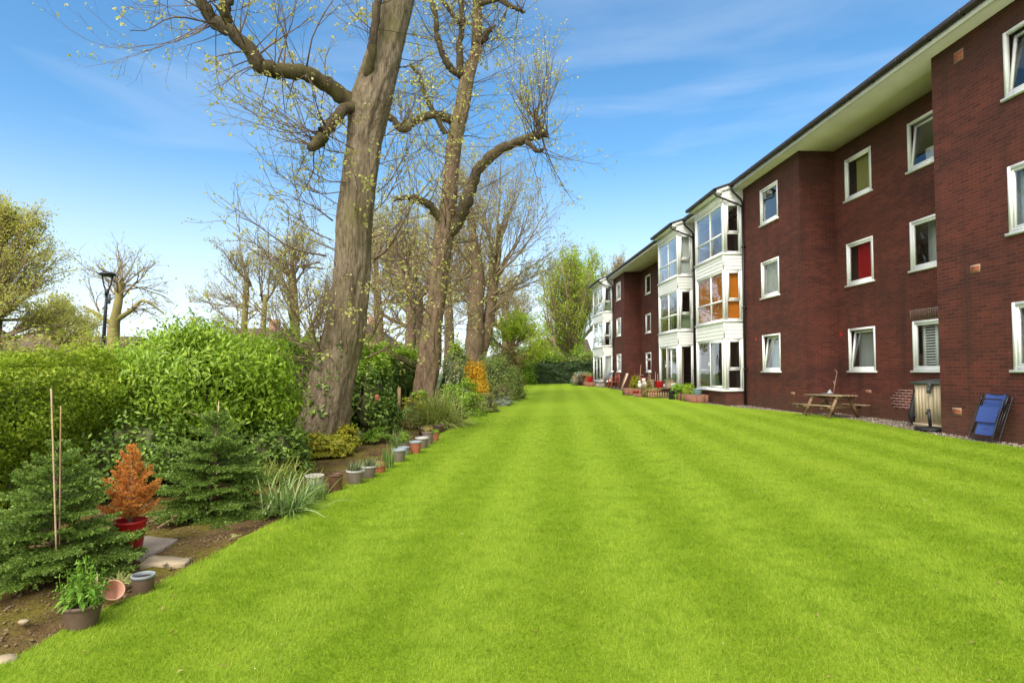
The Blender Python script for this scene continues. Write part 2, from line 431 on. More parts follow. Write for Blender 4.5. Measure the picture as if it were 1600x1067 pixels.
    M['brownb'] = leafm('bronze_leaf', (0.22, 0.17, 0.05), (0.38, 0.29, 0.09), (0.42, 0.42, 0.09), 0.3)
    M['strap'] = leafm('strap_leaf', (0.10, 0.19, 0.035), (0.22, 0.33, 0.08), (0.44, 0.50, 0.22), 0.3)
    M['sedge'] = leafm('sedge_leaf', (0.20, 0.26, 0.04), (0.36, 0.42, 0.09), (0.58, 0.48, 0.2), 0.3)
    M['herb'] = leafm('herb_leaf', (0.12, 0.26, 0.02), (0.22, 0.40, 0.04), (0.30, 0.46, 0.07), 0.35)
    M['grass_tuft'] = leafm('tuft_leaf', (0.12, 0.15, 0.06), (0.22, 0.27, 0.11), (0.3, 0.3, 0.16), 0.3)
    M['pale'] = leafm('pale_leaf', (0.36, 0.40, 0.10), (0.52, 0.52, 0.20), (0.6, 0.6, 0.3), 0.35)
    M['hedgefar'] = leafm('dark_hedge_leaf', (0.026, 0.052, 0.017), (0.055, 0.10, 0.026), (0.085, 0.14, 0.035), 0.15)
    M['stone'] = plain('grey_slab', (0.30, 0.235, 0.175), 0.9, 0.22, 5, bump=0.5)
    M['stone2'] = plain('buff_stone', (0.32, 0.25, 0.16), 0.9, 0.25, 6, bump=0.6)
    M['potbrown'] = plain('brown_pot', (0.13, 0.082, 0.058), 0.6, 0.2, 12)
    M['potgrey'] = plain('grey_brown_pot', (0.20, 0.155, 0.125), 0.6, 0.2, 10)
    M['potrim'] = plain('pale_pot_rim', (0.45, 0.44, 0.41), 0.5, 0.15, 10)
    M['potblue'] = plain('blue_grey_pot', (0.26, 0.29, 0.31), 0.5, 0.2, 10)
    M['potglaze'] = plain('glazed_brown_pot', (0.12, 0.058, 0.035), 0.25, 0.35, 12)
    M['potwhite'] = plain('weathered_white_pot', (0.46, 0.40, 0.34), 0.7, 0.35, 7)
    M['terra'] = plain('terracotta', (0.40, 0.13, 0.07), 0.8, 0.25, 8, bump=0.2)
    M['terraw'] = plain('chalky_terracotta', (0.52, 0.28, 0.19), 0.85, 0.35, 9)
    M['potred'] = plain('red_pot', (0.38, 0.012, 0.014), 0.35, 0.12, 5)
    M['teal'] = plain('teal_glaze', (0.17, 0.26, 0.25), 0.3, 0.2, 8)
    M['compost'] = plain('potting_soil', (0.035, 0.024, 0.016), 1.0, 0.5, 30, bump=1.0)
    M['wood'] = plain('weathered_wood', (0.23, 0.145, 0.072), 0.8, 0.3, 4)
    M['woodt'] = plain('greyed_table_top', (0.25, 0.185, 0.105), 0.85, 0.25, 4)
    M['redwood'] = plain('red_stained_wood', (0.26, 0.05, 0.022), 0.6, 0.2, 6)
    M['cane'] = plain('bamboo_cane', (0.42, 0.31, 0.17), 0.6, 0.15, 8)
    M['stick'] = plain('dry_stick', (0.30, 0.19, 0.11), 0.9, 0.3, 8)
    M['tan'] = plain('tan_plastic', (0.60, 0.47, 0.31), 0.5, 0.06, 3)
    M['lid'] = plain('charcoal_lid', (0.075, 0.085, 0.075), 0.55, 0.15, 3)
    M['black'] = plain('black_plastic', (0.012, 0.012, 0.013), 0.45, 0.2)
    M['metal'] = plain('black_lamp_metal', (0.018, 0.018, 0.018), 0.45, 0.2)
    M['blue'] = plain('blue_mesh_fabric', (0.030, 0.060, 0.225), 0.75, 0.15, 40)
    M['tubeblk'] = plain('dark_steel_tube', (0.03, 0.03, 0.035), 0.35, 0.2, metal=0.4)
    M['greym'] = plain('grey_metal', (0.10, 0.11, 0.12), 0.5, 0.2)
    M['white'] = plain('white_paint', (0.75, 0.75, 0.73), 0.5, 0.08)
    M['concrete'] = plain('pale_concrete', (0.48, 0.44, 0.38), 0.9, 0.15, 8)
    M['htile'] = plain('brown_roof_tile', (0.11, 0.070, 0.052), 0.9, 0.3, 2.0)
    M['hwall'] = plain('house_brick', (0.30, 0.16, 0.10), 0.9, 0.2, 3)
    M['hwin'] = plain('dark_house_window', (0.05, 0.06, 0.07), 0.15)
    M['pebble'] = leafm('pebble', (0.16, 0.12, 0.09), (0.32, 0.26, 0.21), (0.56, 0.51, 0.46), 0.0, 0.8)
    M['daisy'] = plain('daisy_white', (0.75, 0.75, 0.6), 0.7)
mats()

# ---------------------------------------------------------------- the ground
def interp_edge(pix):
    pts = sorted([(G(a, b).y, G(a, b).x) for a, b in pix])
    ys = [p[0] for p in pts]; xs = [p[1] for p in pts]
    s0 = (xs[1] - xs[0]) / (ys[1] - ys[0])
    ys = [-6.0] + ys + [70.0]; xs = [xs[0] - 0.10 * (pts[0][0] + 6)] + xs + [xs[-1] + 1.0]
    return ys, xs
LY, LX = interp_edge([(0, 1040), (100, 985), (200, 935), (290, 888), (420, 820), (500, 780), (600, 728), (720, 660), (760, 637), (800, 614), (814, 605)])
RY, RX = interp_edge([(1600, 699), (1520, 689), (1440, 675), (1340, 656), (1240, 644), (1160, 637), (1100, 630), (1040, 622), (985, 613), (950, 606), (915, 602)])
RX[0] = 9.6; RX[-1] = RX[-2] + 2.5; RX[-1] = 10.5
def xl(y): return float(np.interp(y, LY, LX))
def xr(y): return float(np.interp(y, RY, RX))

rng = np.random.default_rng(7)
def sheet(name, mat, y0, y1, fl, fr, ny, nx, dz, bump=0.0, skirt=0.0, power=1.6, seed=1):
    rg = np.random.default_rng(seed)
    ys = y0 + (y1 - y0) * np.linspace(0, 1, ny) ** power
    V = []
    for j, y in enumerate(ys):
        a, b = fl(y), fr(y)
        for i in range(nx):
            x = a + (b - a) * i / (nx - 1)
            V.append((x, y, gz(x, y) + dz + (rg.normal() * bump if bump else 0)))
    Q = [(j * nx + i, j * nx + i + 1, (j + 1) * nx + i + 1, (j + 1) * nx + i) for j in range(ny - 1) for i in range(nx - 1)]
    mb = MB(); mb.add(V, Q)
    if skirt:
        for side in (0, nx - 1):
            S = []
            for j in range(ny):
                p = V[j * nx + side]; S += [p, (p[0], p[1], p[2] - skirt)]
            mb.add(S, [(2 * j, 2 * j + 1, 2 * j + 3, 2 * j + 2) for j in range(ny - 1)])
    return mb.build(name, mat, None, True)
mb = MB()
xs = sorted([-400, -250, -150, -90, -60, -40, -28, -20, -14, 16, 20, 28, 40, 60, 90, 150, 250, 400] + [-10, -5, 0, 5, 10])
ys = [-60, -40, -25, -12, -5, 5, 15, 25, 35, 45, 60, 80, 110, 160, 250, 400, 700]
V = [(x, y, gz(x, y) - 0.12) for y in ys for x in xs]; k = len(xs)
mb.add(V, [(j * k + i, j * k + i + 1, (j + 1) * k + i + 1, (j + 1) * k + i) for j in range(len(ys) - 1) for i in range(k - 1)])
tag(mb.build('ground', M['field']), kind='structure')
wob = lambda y: 0.02 * math.sin(y * 3.1) + 0.015 * math.sin(y * 7.7 + 1) + 0.012 * math.sin(y * 17.3)
tag(sheet('lawn', M['lawn'], -6, 50.5, lambda y: xl(y) + wob(y), lambda y: xr(y) + 1.5 * wob(y * 1.3), 260, 30, 0, 0, 0.06), kind='structure')
tag(sheet('flower_bed', M['soil'], -6, 50, lambda y: xl(y) - 5.5, lambda y: xl(y) + 0.15, 320, 70, -0.045, 0.011, 0, 1.7, 3), kind='structure')
tag(sheet('gravel_strip', M['gravel'], -4, 50, lambda y: xr(y) - 0.15, lambda y: 11.9 - 0.055 * y, 200, 26, -0.03, 0.006, 0, 1.0, 4), kind='structure')

# grass blades over the nearer lawn
def grass():
    rg = np.random.default_rng(11)
    yy = np.linspace(2.3, 18, 4000)
    dens = 13000 * np.minimum(1, (3.6 / yy) ** 2) * 2.5 * yy
    cum = np.concatenate([[0], np.cumsum((dens[1:] + dens[:-1]) / 2 * np.diff(yy))])
    N = int(cum[-1])
    Y = np.interp(rg.random(N) * cum[-1], cum, yy)
    X = (rg.random(N) * 2 - 1) * 1.25 * Y
    XL = np.interp(Y, LY, LX); XR = np.interp(Y, RY, RX)
    keep = (X > XL - 0.01) & (X < XR + 0.02)
    X, Y = X[keep], Y[keep]
    n = len(X)
    Z = 0.0085 * X + 0.0101 * Y
    sc_ = (np.maximum(Y, 3.2) / 3.2) ** 0.55
    h = rg.uniform(0.011, 0.027, n) * sc_ ** 0.4
    w = rg.uniform(0.0020, 0.0038, n) * sc_
    a = rg.random(n) * 2 * np.pi
    s = np.cos((X - 0.08 * Y - 0.55) * 2 * np.pi / 1.1)
    lean = rg.uniform(0.2, 1.3, n) * h
    dx, dy = np.cos(a) * lean, np.sin(a) * lean + s * h * 0.35
    px_, py_ = -np.sin(a) * w / 2, np.cos(a) * w / 2
    V = np.empty((n, 3, 3))
    V[:, 0] = np.stack([X - px_, Y - py_, Z], 1)
    V[:, 1] = np.stack([X + px_, Y + py_, Z], 1)
    V[:, 2] = np.stack([X + dx, Y + dy, Z + h], 1)
    mb = MB(); mb.add(V, None, np.arange(3 * n).reshape(-1, 3))
    print('grass blades', n)
    return mb.build('grass', M['blade'])
tag(grass(), 'short bright green mown grass of the striped lawn', 'grass', kind='stuff')

# loose pebbles on the gravel and crumbs on the bed
def scatter_stones(name, mat, n, ya, yb, fx, size, seed, dz):
    rg = np.random.default_rng(seed)
    base = np.array([(1, 0, 0), (-1, 0, 0), (0, 1, 0), (0, -1, 0), (0, 0, .7), (0, 0, -.7)], float)
    T = np.array([(0, 2, 4), (2, 1, 4), (1, 3, 4), (3, 0, 4), (2, 0, 5), (1, 2, 5), (3, 1, 5), (0, 3, 5)])
    Y = ya + (yb - ya) * rg.random(n) ** 1.5
    Vs, Ts = [], []
    for i, y in enumerate(Y):
        a, b = fx(y); x = a + (b - a) * rg.random()
        c, s = math.cos(i), math.sin(i)
        B = base * rg.uniform(0.6, 1.3, (6, 1)) * rg.uniform(size[0], size[1])
        B = np.stack([B[:, 0] * c - B[:, 1] * s, B[:, 0] * s + B[:, 1] * c, B[:, 2]], 1)
        Vs.append(B + (x, y, gz(x, y) + dz)); Ts.append(T + 6 * i)
    mb = MB(); mb.add(np.vstack(Vs), None, np.vstack(Ts))
    return mb.build(name, mat)
tag(scatter_stones('gravel', M['pebble'], 3600, 9.5, 26, lambda y: (xr(y) - 0.03, 10.1 - 0.055 * y + (0.95 if 12.95 < y < 18.3 else 0)), (0.010, 0.024), 5, -0.015), 'pale loose pebbles in the strip along the brick wall', 'gravel', kind='stuff')
tag(scatter_stones('bed_crumbs', plain('soil_crumb', (0.17, 0.115, 0.06), 1.0, 0.4, 3), 5000, 2.6, 16, lambda y: (xl(y) - 2.6, xl(y) - 0.01), (0.006, 0.017), 6, -0.038), 'brown crumbs of earth and litter on the flower bed', 'soil crumbs', kind='stuff')

# ---------------------------------------------------------------- the apartment block, in its own frame: u along the wall, v towards the lawn
BA = math.atan2(1, -0.055)
bld = thing('apartment_block', 'long three storey dark red brick block of flats with white bay windows', 'building', (10, 0, 0), BA)
_s, _c = 0.055 / math.hypot(1, 0.055), 1 / math.hypot(1, 0.055)
def W(px, py, v=0.0):
    d = ray(px, py)
    t = (10 - (_s * _s / _c + _c) * v) / (d.x + _s / _c * d.y)
    return (t * d.y + _s * v) / _c, 1.5 + t * d.z
def BW(u, v, z=None):
    x = 10 - _s * u - _c * v; y = _c * u - _s * v
    return Vector((x, y, gz(x, y) if z is None else z))
REC = -1.15
ZT = 8.45
SILL = [1.50, 4.07, 6.65]; WH = 1.31
wins = []   # (u0, u1, v, storey, tilt, curtain, style)
def addw(u0, u1, v, specs):
    for st, (tilt, cur, style) in enumerate(specs): wins.append((u0, u1, v, st, tilt, cur, style))
addw(9.85, 11.15, 0, [(0, 'net', ''), (0, 'grey', ''), (1, None, '')])
addw(14.02, 15.25, REC, [(0, 'shutter', ''), (0, 'net2', ''), (1, 'low', '')])
addw(16.70, 17.92, REC, [(1, 'grey', ''), (0, 'red', ''), (0, 'sage', '')])
addw(19.78, 21.03, 0, [(1, 'net', ''), (0, 'net', ''), (0, None, '')])
addw(38.6, 39.8, REC, [(0, 'dark', 'transom'), (0, 'lilac', ''), (0, None, '')])
addw(42.0, 43.3, 0, [(0, 'grey', 'transom'), (0, 'net', ''), (0, 'grey2', '')])
bays = [(22.4, 25.3), (27.6, 30.55), (44.3, 48.2)]
BV = 0.8

mb = MB()
def wall(horiz, a0, a1, c, z0, z1, holes, inward):
    """horiz 'u': plane v=c, a is u;  'v': plane u=c, a is v"""
    A = sorted({a0, a1, *[h for H in holes for h in H[:2]]}); Z = sorted({z0, z1, *[h for H in holes for h in H[2:]]})
    pt = (lambda a, z, o=0: (a, c + o, z)) if horiz == 'u' else (lambda a, z, o=0: (c + o, a, z))
    for i in range(len(A) - 1):
        for j in range(len(Z) - 1):
            am, zm = (A[i] + A[i + 1]) / 2, (Z[j] + Z[j + 1]) / 2
            if any(h[0] < am < h[1] and h[2] < zm < h[3] for h in holes): continue
            mb.add([pt(A[i], Z[j]), pt(A[i + 1], Z[j]), pt(A[i + 1], Z[j + 1]), pt(A[i], Z[j + 1])], [(0, 1, 2, 3)])
    for h in holes:
        q = [(h[0], h[2]), (h[1], h[2]), (h[1], h[3]), (h[0], h[3])]
        for i in range(4):
            p, r = q[i], q[(i + 1) % 4]
            mb.add([pt(*p), pt(*r), pt(*r, inward), pt(*p, inward)], [(0, 1, 2, 3)])
def whole(u0, u1, v, z0=-0.4):
    hs = [(w[0], w[1], SILL[w[3]], SILL[w[3]] + WH) for w in wins if w[2] == v and u0 < w[0] < u1]
    for b in bays:
        if v == 0 and u0 <= b[0] < u1: hs.append((b[0] + 0.06, b[1] - 0.06, 0.82, 7.95))
    wall('u', u0, u1, v, z0, ZT, hs, -0.16)
whole(-4, 12.95, 0); wall('v', REC, 0, 12.95, -0.4, ZT, [], 0); whole(12.95, 18.45, REC); wall('v', REC, 0, 18.45, -0.4, ZT, [], 0)
whole(18.45, 33.0, 0); wall('v', REC, 0, 33.0, -0.4, ZT, [], 0); whole(33.0, 41.0, REC); wall('v', REC, 0, 41.0, -0.4, ZT, [], 0)
whole(41.0, 49.2, 0); wall('v', -9, 0, 49.2, -0.4, ZT, [], 0); wall('v', -9, 0, -4, -0.4, ZT, [], 0); wall('u', -4, 49.2, -9, -0.4, ZT, [], 0)
for b in bays:    # brick plinths under the bays
    wall('u', b[0] + 0.03, b[1] - 0.03, BV - 0.05, -0.4, 0.80, [], 0)
    for uu in (b[0] + 0.03, b[1] - 0.03): wall('v', 0, BV - 0.05, uu, -0.4, 0.80, [], 0)
mb.build('brick_wall', M['brick'], bld)

# inside: floors, partitions
mb = MB()
for z in (0.70, 2.98, 5.56):
    mb.bb(-3.9, 49.1, -6, -1.35, z, z + 0.1)
    for a, b in ((-3.9, 12.8), (18.6, 32.9), (41.1, 49.1)): mb.bb(a, b, -1.35, -0.17, z + 0.003, z + 0.097)
    for b in bays: mb.bb(b[0] + 0.1, b[1] - 0.1, -0.17, BV - 0.15, z + 0.006, z + 0.094)
mb.bb(-3.9, 49.1, -6.1, -6, -0.3, 8.4)
mb.bb(-3.9, 49.1, -6, -0.17 - 1.18, 8.3, 8.39)
for u in (-3.85, 13.0, 18.62, 26.4, 33.1, 41.12, 49.0): mb.bb(u - 0.05, u + 0.05, -5.99, -1.36, 0.0, 8.29)
mb.bb(26.35, 26.45, -1.35, -0.18, 0.0, 8.29)
mb.build('room', M['room'], bld)

# eaves: soffit, fascia, gutter, roof
mb = MB(); mb.bb(-4.4, 49.6, -1.3, 0.42, ZT, ZT + 0.03); mb.build('soffit', M['soffit'], bld)
segs = [(-4.4, bays[0][0] - 0.06), (bays[0][1] + 0.06, bays[1][0] - 0.06), (bays[1][1] + 0.06, bays[2][0] - 0.06), (bays[2][1] + 0.06, 49.6)]
mb = MB()
for a, b in segs: mb.bb(a, b, 0.42, 0.445, ZT - 0.045, ZT + 0.10)
mb.bb(49.6, 49.62, -9, 0.42, ZT - 0.04, ZT + 0.1)
mb.build('fascia', M['fascia'], bld)
def gutter_mb(mb, a, b, v, z):
    prof = [(0.0, 0.0), (0.0, -0.075), (0.02, -0.105), (0.085, -0.115), (0.115, -0.085), (0.125, 0.0), (0.115, 0.0), (0.02, -0.02)]
    n = len(prof)
    V = [(uu, v + p[0], z + p[1]) for uu in (a, b) for p in prof]
    mb.add(V, [(i, (i + 1) % n, n + (i + 1) % n, n + i) for i in range(n)])
    u = a + 0.6
    while u < b:
        mb.bb(u - 0.012, u + 0.012, v - 0.002, v + 0.131, z - 0.121, z + 0.006); u += 0.9
for a, b in segs[:3] + [segs[3]]:
    mb = MB(); gutter_mb(mb, a, b, 0.447, ZT + 0.19); mb.build('gutter', M['gutter'], bld)
mb = MB()
sl = 0.353
def slab(u0, u1, v0, v1, z0, th=0.07):
    V = [(u, v, z0 + (v0 - v) * sl + o) for o in (0, th) for u in (u0, u1) for v in (v0, v1)]
    mb.add(V, [(0, 1, 3, 2), (4, 6, 7, 5), (0, 4, 5, 1), (2, 3, 7, 6), (0, 2, 6, 4), (1, 5, 7, 3)])
slab(-4.5, 49.7, 0.50, -4.5, ZT + 0.16)
V = [(u, v, z + o) for o in (0, 0.07) for u in (-4.5, 49.7) for v, z in ((-4.5, ZT + 0.16 + 5 * sl), (-9.5, ZT + 0.16))]
mb.add(V, [(0, 1, 3, 2), (4, 6, 7, 5), (0, 4, 5, 1), (2, 3, 7, 6), (0, 2, 6, 4), (1, 5, 7, 3)])
mb.build('roof', M['roof'], bld)

# windows
def fr(mb, f, a0, a1, z0, z1, w, d, o, cols=(), rows=()):
    """a white frame in a wall plane; f maps (a, z, o) to the block's frame; o is how far its outer face stands out"""
    def bx(A0, A1, Z0, Z1, extra=0.0):
        V = [f(a, z, oo) for oo in (o - d, o + extra) for z in (Z0, Z1) for a in (A0, A1)]
        mb.add(V, [(0, 1, 3, 2), (4, 6, 7, 5), (0, 4, 5, 1), (2, 3, 7, 6), (0, 2, 6, 4), (1, 5, 7, 3)])
    bx(a0, a0 + w, z0, z1); bx(a1 - w, a1, z0, z1)
    bx(a0 + w, a1 - w, z0, z0 + w, -0.002); bx(a0 + w, a1 - w, z1 - w, z1, -0.002)
    for c in cols: bx(c - w * 0.4, c + w * 0.4, z0 + w, z1 - w, -0.004)
    for r in rows: bx(a0 + w, a1 - w, r - w * 0.4, r + w * 0.4, -0.006)
def quad(mb, f, a0, a1, z0, z1, o):
    mb.add([f(a0, z0, o), f(a1, z0, o), f(a1, z1, o), f(a0, z1, o)], [(0, 1, 2, 3)])
def pleats(mb, f, a0, a1, z0, z1, o, n, amp=0.02):
    V = []
    for i in range(n + 1):
        a = a0 + (a1 - a0) * i / n
        oo = o + amp * (1 if i % 2 else -1) + 0.008 * math.sin(i * 1.7)
        V += [f(a, z0, oo), f(a, z1, oo)]
    mb.add(V, [(2 * i, 2 * i + 2, 2 * i + 3, 2 * i + 1) for i in range(n)])
for (u0, u1, v, st, tilt, cur, style) in wins:
    z0, z1 = SILL[st], SILL[st] + WH
    f = lambda a, z, o, v=v: (a, v + o, z)
    mb = MB()
    fr(mb, f, u0, u1, z0 + 0.05, z1, 0.065, 0.07, 0.012, (), (z1 - 0.42,) if style else ())
    w = mb.build('window', M['upvc'], bld)
    mb = MB(); mb.bb(u0 - 0.05, u1 + 0.05, v - 0.10, v + 0.055, z0 - 0.002, z0 + 0.045); mb.build('sill', M['upvc'], w)
    ang = R(7) if tilt else 0.0
    zb = z0 + 0.115
    def fs(a, z, o, v=v):
        y = o + 0.02; h = z - zb
        return (a, v - 0.03 + y * math.cos(ang) - h * math.sin(ang), zb + h * math.cos(ang) + y * math.sin(ang))
    mb = MB(); fr(mb, fs, u0 + 0.068, u1 - 0.068, zb, z1 - 0.068 - (0.0 if not style else 0.40), 0.05, 0.05, 0.0)
    mb.build('sash', M['upvc'], w)
    mb = MB(); quad(mb, fs, u0 + 0.11, u1 - 0.11, zb + 0.045, z1 - 0.11 - (0.4 if style else 0), -0.03)
    if style: quad(mb, f, u0 + 0.06, u1 - 0.06, z1 - 0.42, z1 - 0.05, -0.05)
    mb.build('pane', M['glass'], w)
    back = -0.34 if tilt else -0.18
    if cur in ('net', 'grey', 'lilac', 'grey2'):
        mb = MB(); pleats(mb, f, u0 - 0.05, u1 + 0.05, z0 - 0.05, z1 + 0.05, back, 26, 0.014)
        mb.build('curtain', M['c_' + ('grey' if cur == 'grey2' else cur)], w)
    elif cur == 'red':
        mb = MB(); pleats(mb, f, u0 - 0.05, u1 - 0.33, z0 - 0.05, z1 + 0.05, back, 15, 0.03); mb.build('curtain', M['c_red'], w)
    elif cur == 'sage':
        mb = MB(); pleats(mb, f, u0 + 0.05, u1 - 0.30, z0 + 0.1, z1 + 0.05, back, 3, 0.006); mb.build('blind', M['c_sage'], w)
    elif cur == 'net2':
        mb = MB(); pleats(mb, f, u0 - 0.05, u1 + 0.05, z0 - 0.05, z1 + 0.05, -0.5, 18, 0.02); mb.build('curtain', M['c_net'], w)
    elif cur == 'low':
        mb = MB(); pleats(mb, f, u0 - 0.05, u1 - 0.12, z0 - 0.05, z0 + 0.62, back - 0.05, 4, 0.004); mb.build('blind', M['c_net'], w)
    elif cur == 'shutter':
        mb = MB()
        for uu in (u0 + 0.02, (u0 + u1) / 2, u1 - 0.2): mb.bb(uu, uu + 0.09, v - 0.21, v - 0.18, z0, z1)
        zz = z0 + 0.02
        while zz < z1:
            for a in (u0 + 0.11, (u0 + u1) / 2 + 0.09):
                mb.box((a + 0.22, v - 0.195, zz), (0.44, 0.006, 0.062), Matrix.Rotation(R(50), 3, 'X'))
            zz += 0.068
        mb.build('shutter', M['upvc'], w)

# bays
ZW = [(0.81, 2.80), (3.42, 5.40), (5.97, 7.96)]
ZP = [(2.80, 3.42), (5.40, 5.97)]
bspec = [  # per bay, per storey: (front columns, transom, door style, front curtain, side curtain)
    [dict(cols=(0.50,), kind='door', side='dark'), dict(cols=(0.55,), front='orange', sidec='orange'), dict(cols=(0.55,), low=None)],
    [dict(cols=(0.40, 0.62), kind='door', sidec='beigehalf', big=True), dict(cols=(0.52,), sidec='greenlow'), dict(cols=(0.52,), sidec='net')],
    [dict(cols=(0.33, 0.66), kind='door', sidec='net', big=True), dict(cols=(0.52,), sidec='nethalf'), dict(cols=(0.52,), sidec='greenlow')],
]
for bi, (b0, b1) in enumerate(bays):
    ff = lambda a, z, o: (a, BV + o, z)
    fn = lambda a, z, o: (b0 - o, a, z)
    fa = lambda a, z, o: (b1 + o, a, z)
    for st, (z0, z1) in enumerate(ZW):
        sp = bspec[bi][st]
        mb = MB()
        door = sp.get('kind') == 'door'
        tr = z0 + 0.80
        # corner posts
        for uu in (b0, b1):
            s = 1 if uu == b0 else -1
            mb.bb(uu, uu + s * 0.10, BV - 0.10, BV, z0, z1)
        fr(mb, ff, b0 + 0.10, b1 - 0.10, z0 + 0.04, z1 - 0.03, 0.075, 0.07, -0.012, [b0 + (b1 - b0) * (1 - c) for c in sp['cols']], () if door else (tr,))
        for f_, sg in ((fn, -1), (fa, 1)):
            mb.bb(*( (b0, b0 + 0.07) if sg < 0 else (b1 - 0.07, b1)), 0.0, 0.10, z0, z1)
            fr(mb, f_, 0.10, BV - 0.10, z0 + 0.04, z1 - 0.03, 0.075, 0.07, -0.012, (), () if sp.get('big') else (tr,))
        # head and sill
        mb.bb(b0 - 0.03, b1 + 0.03, 0.0, BV + 0.045, z0 - 0.02, z0 + 0.038)
        mb.bb(b0 + 0.002, b1 - 0.002, 0.0, BV - 0.002, z1 - 0.03, z1 + 0.0)
        w = mb.build('bay_window', M['upvc'], bld)
        # opening casements stand proud on the side lights
        mb = MB()
        if not sp.get('big'):
            fr(mb, fn, 0.17, BV - 0.17, tr + 0.035, z1 - 0.105, 0.05, 0.03, 0.006)
        if door: fr(mb, ff, b0 + 0.18, b0 + (b1 - b0) * (1 - sp['cols'][0]) - 0.04, z0 + 0.12, z1 - 0.11, 0.06, 0.03, 0.004)
        if mb.n: mb.build('casement', M['upvc'], w)
        mb = MB()
        quad(mb, ff, b0 + 0.14, b1 - 0.14, z0 + 0.08, z1 - 0.07, -0.045)
        quad(mb, fn, 0.14, BV - 0.14, z0 + 0.08, z1 - 0.07, -0.045)
        quad(mb, fa, 0.14, BV - 0.14, z0 + 0.08, z1 - 0.07, -0.045)
        mb.build('pane', M['glass'], w)
        c = sp.get('front')
        if c:
            mb = MB(); pleats(mb, ff, b0 + 0.10, b1 - 0.10, z0 + 0.05, z1 - 0.05, -0.12, 4, 0.004)
            mb.build('blind', M['c_' + c], w)
        c = sp.get('sidec')
        mb = MB()
        if c == 'orange': pleats(mb, fn, 0.12, BV - 0.13, z0 + 0.05, z1 - 0.05, -0.13, 3, 0.004); mb.build('blind', M['c_orange'], w)
        elif c == 'net': pleats(mb, fn, 0.05, BV - 0.13, z0 + 0.05, z1 - 0.05, -0.14, 14, 0.022); mb.build('curtain', M['c_net'], w)
        elif c == 'nethalf': pleats(mb, fn, 0.05, 0.30, z0 + 0.05, z1 - 0.05, -0.14, 6, 0.022); mb.build('curtain', M['c_net'], w)
        elif c == 'beigehalf': pleats(mb, fn, 0.50, BV - 0.11, z0 + 0.05, z1 - 0.05, -0.14, 8, 0.03); mb.build('curtain', M['c_beige'], w)
        elif c == 'greenlow': pleats(mb, fn, 0.05, BV - 0.2, z0 + 0.05, tr - 0.02, -0.2, 5, 0.02); mb.build('curtain', M['c_green'], w)
        if door:
            mb = MB(); mb.box((b0 + (b1 - b0) * (1 - sp['cols'][0]) + 0.02, BV + 0.02, z0 + 1.0), (0.03, 0.03, 0.16)); mb.build('handle', M['white'], w)
    for z0, z1 in ZP:
        mb = MB()
        n = 4; h = (z1 - z0 - 0.03) / n
        for i in range(n):
            za = z0 + i * h
            for (A, Bq) in (((b0, BV), (b1, BV)), ((b0, 0.0), (b0, BV)), ((b1, BV), (b1, 0.0))):
                dx, dy = Bq[0] - A[0], Bq[1] - A[1]; l = math.hypot(dx, dy); nx, ny = dy / l, -dx / l
                if A[1] == Bq[1]: nx, ny = 0, 1
                elif A[0] == b0: nx, ny = -1, 0
                else: nx, ny = 1, 0
                lo, hi = 0.004, -0.010
                q = [(A[0] + nx * lo, A[1] + ny * lo, za), (Bq[0] + nx * lo, Bq[1] + ny * lo, za), (Bq[0] + nx * hi, Bq[1] + ny * hi, za + h), (A[0] + nx * hi, A[1] + ny * hi, za + h)]
                mb.add(q, [(0, 1, 2, 3)])
                mb.add([(A[0] + nx * hi, A[1] + ny * hi, za), (Bq[0] + nx * hi, Bq[1] + ny * hi, za), q[1], q[0]], [(0, 1, 2, 3)])
        for uu in (b0, b1):
            s = 1 if uu == b0 else -1
            mb.bb(uu - s * 0.008, uu + s * 0.03, BV - 0.03, BV + 0.008, z0, z1 - 0.022)
        mb.build('cladding', M['clad'], bld)
    # bay roof with white fascia and boarded cheeks
    zg = ZT + 0.16 - (BV + 0.25 - 0.5) * sl
    mb = MB()
    mb.bb(b0 - 0.02, b1 + 0.02, BV - 0.03, BV + 0.01, 7.962, zg - 0.05)
    mb.bb(b0 - 0.06, b1 + 0.06, BV + 0.012, BV + 0.22, zg - 0.13, zg - 0.10)
    mb.bb(b0 - 0.06, b1 + 0.06, BV + 0.22, BV + 0.245, zg - 0.16, zg - 0.02)
    for uu in (b0, b1):
        s = -1 if uu == b0 else 1
        h0 = 7.962
        for i in range(4):
            za, zb_ = h0 + i * 0.15, h0 + (i + 1) * 0.15
            top = lambda v: ZT + 0.15 - (v - 0.5) * sl
            V = [(uu + s * 0.006, 0, za), (uu + s * 0.006, BV, za), (uu - s * 0.006, BV, min(zb_, top(BV))), (uu - s * 0.006, 0, min(zb_, top(0)))]
            if za < top(BV): mb.add(V, [(0, 1, 2, 3)])
        # sloping barge board
        V = [(uu + s * o, v, ZT + 0.155 - (v - 0.5) * sl + dz) for o in (0.008, 0.05) for v in (0.0, BV + 0.22) for dz in (-0.15, 0.0)]
        mb.add(V, [(0, 2, 3, 1), (4, 5, 7, 6), (0, 1, 5, 4), (2, 6, 7, 3), (0, 4, 6, 2), (1, 3, 7, 5)])
        V = [(uu - s * 0.03, v, z) for v, z in ((0.0, 7.97), (BV - 0.03, 7.97), (BV - 0.03, zg - 0.05), (0.0, ZT + 0.14))]
        mb.add(V, [(0, 1, 2, 3)])
    mb.build('bay_fascia', M['clad'], bld)
    mb = MB(); slab(b0 - 0.09, b1 + 0.09, BV + 0.30, 0.35, zg - 0.015); mb.build('bay_roof', M['roof'], bld)
    mb = MB(); gutter_mb(mb, b0 - 0.10, b1 + 0.10, BV + 0.247, zg + 0.02); mb.build('gutter', M['gutter'], bld)
    mb = MB(); up = b0 - 0.14
    g0 = BW(up, 0.09)
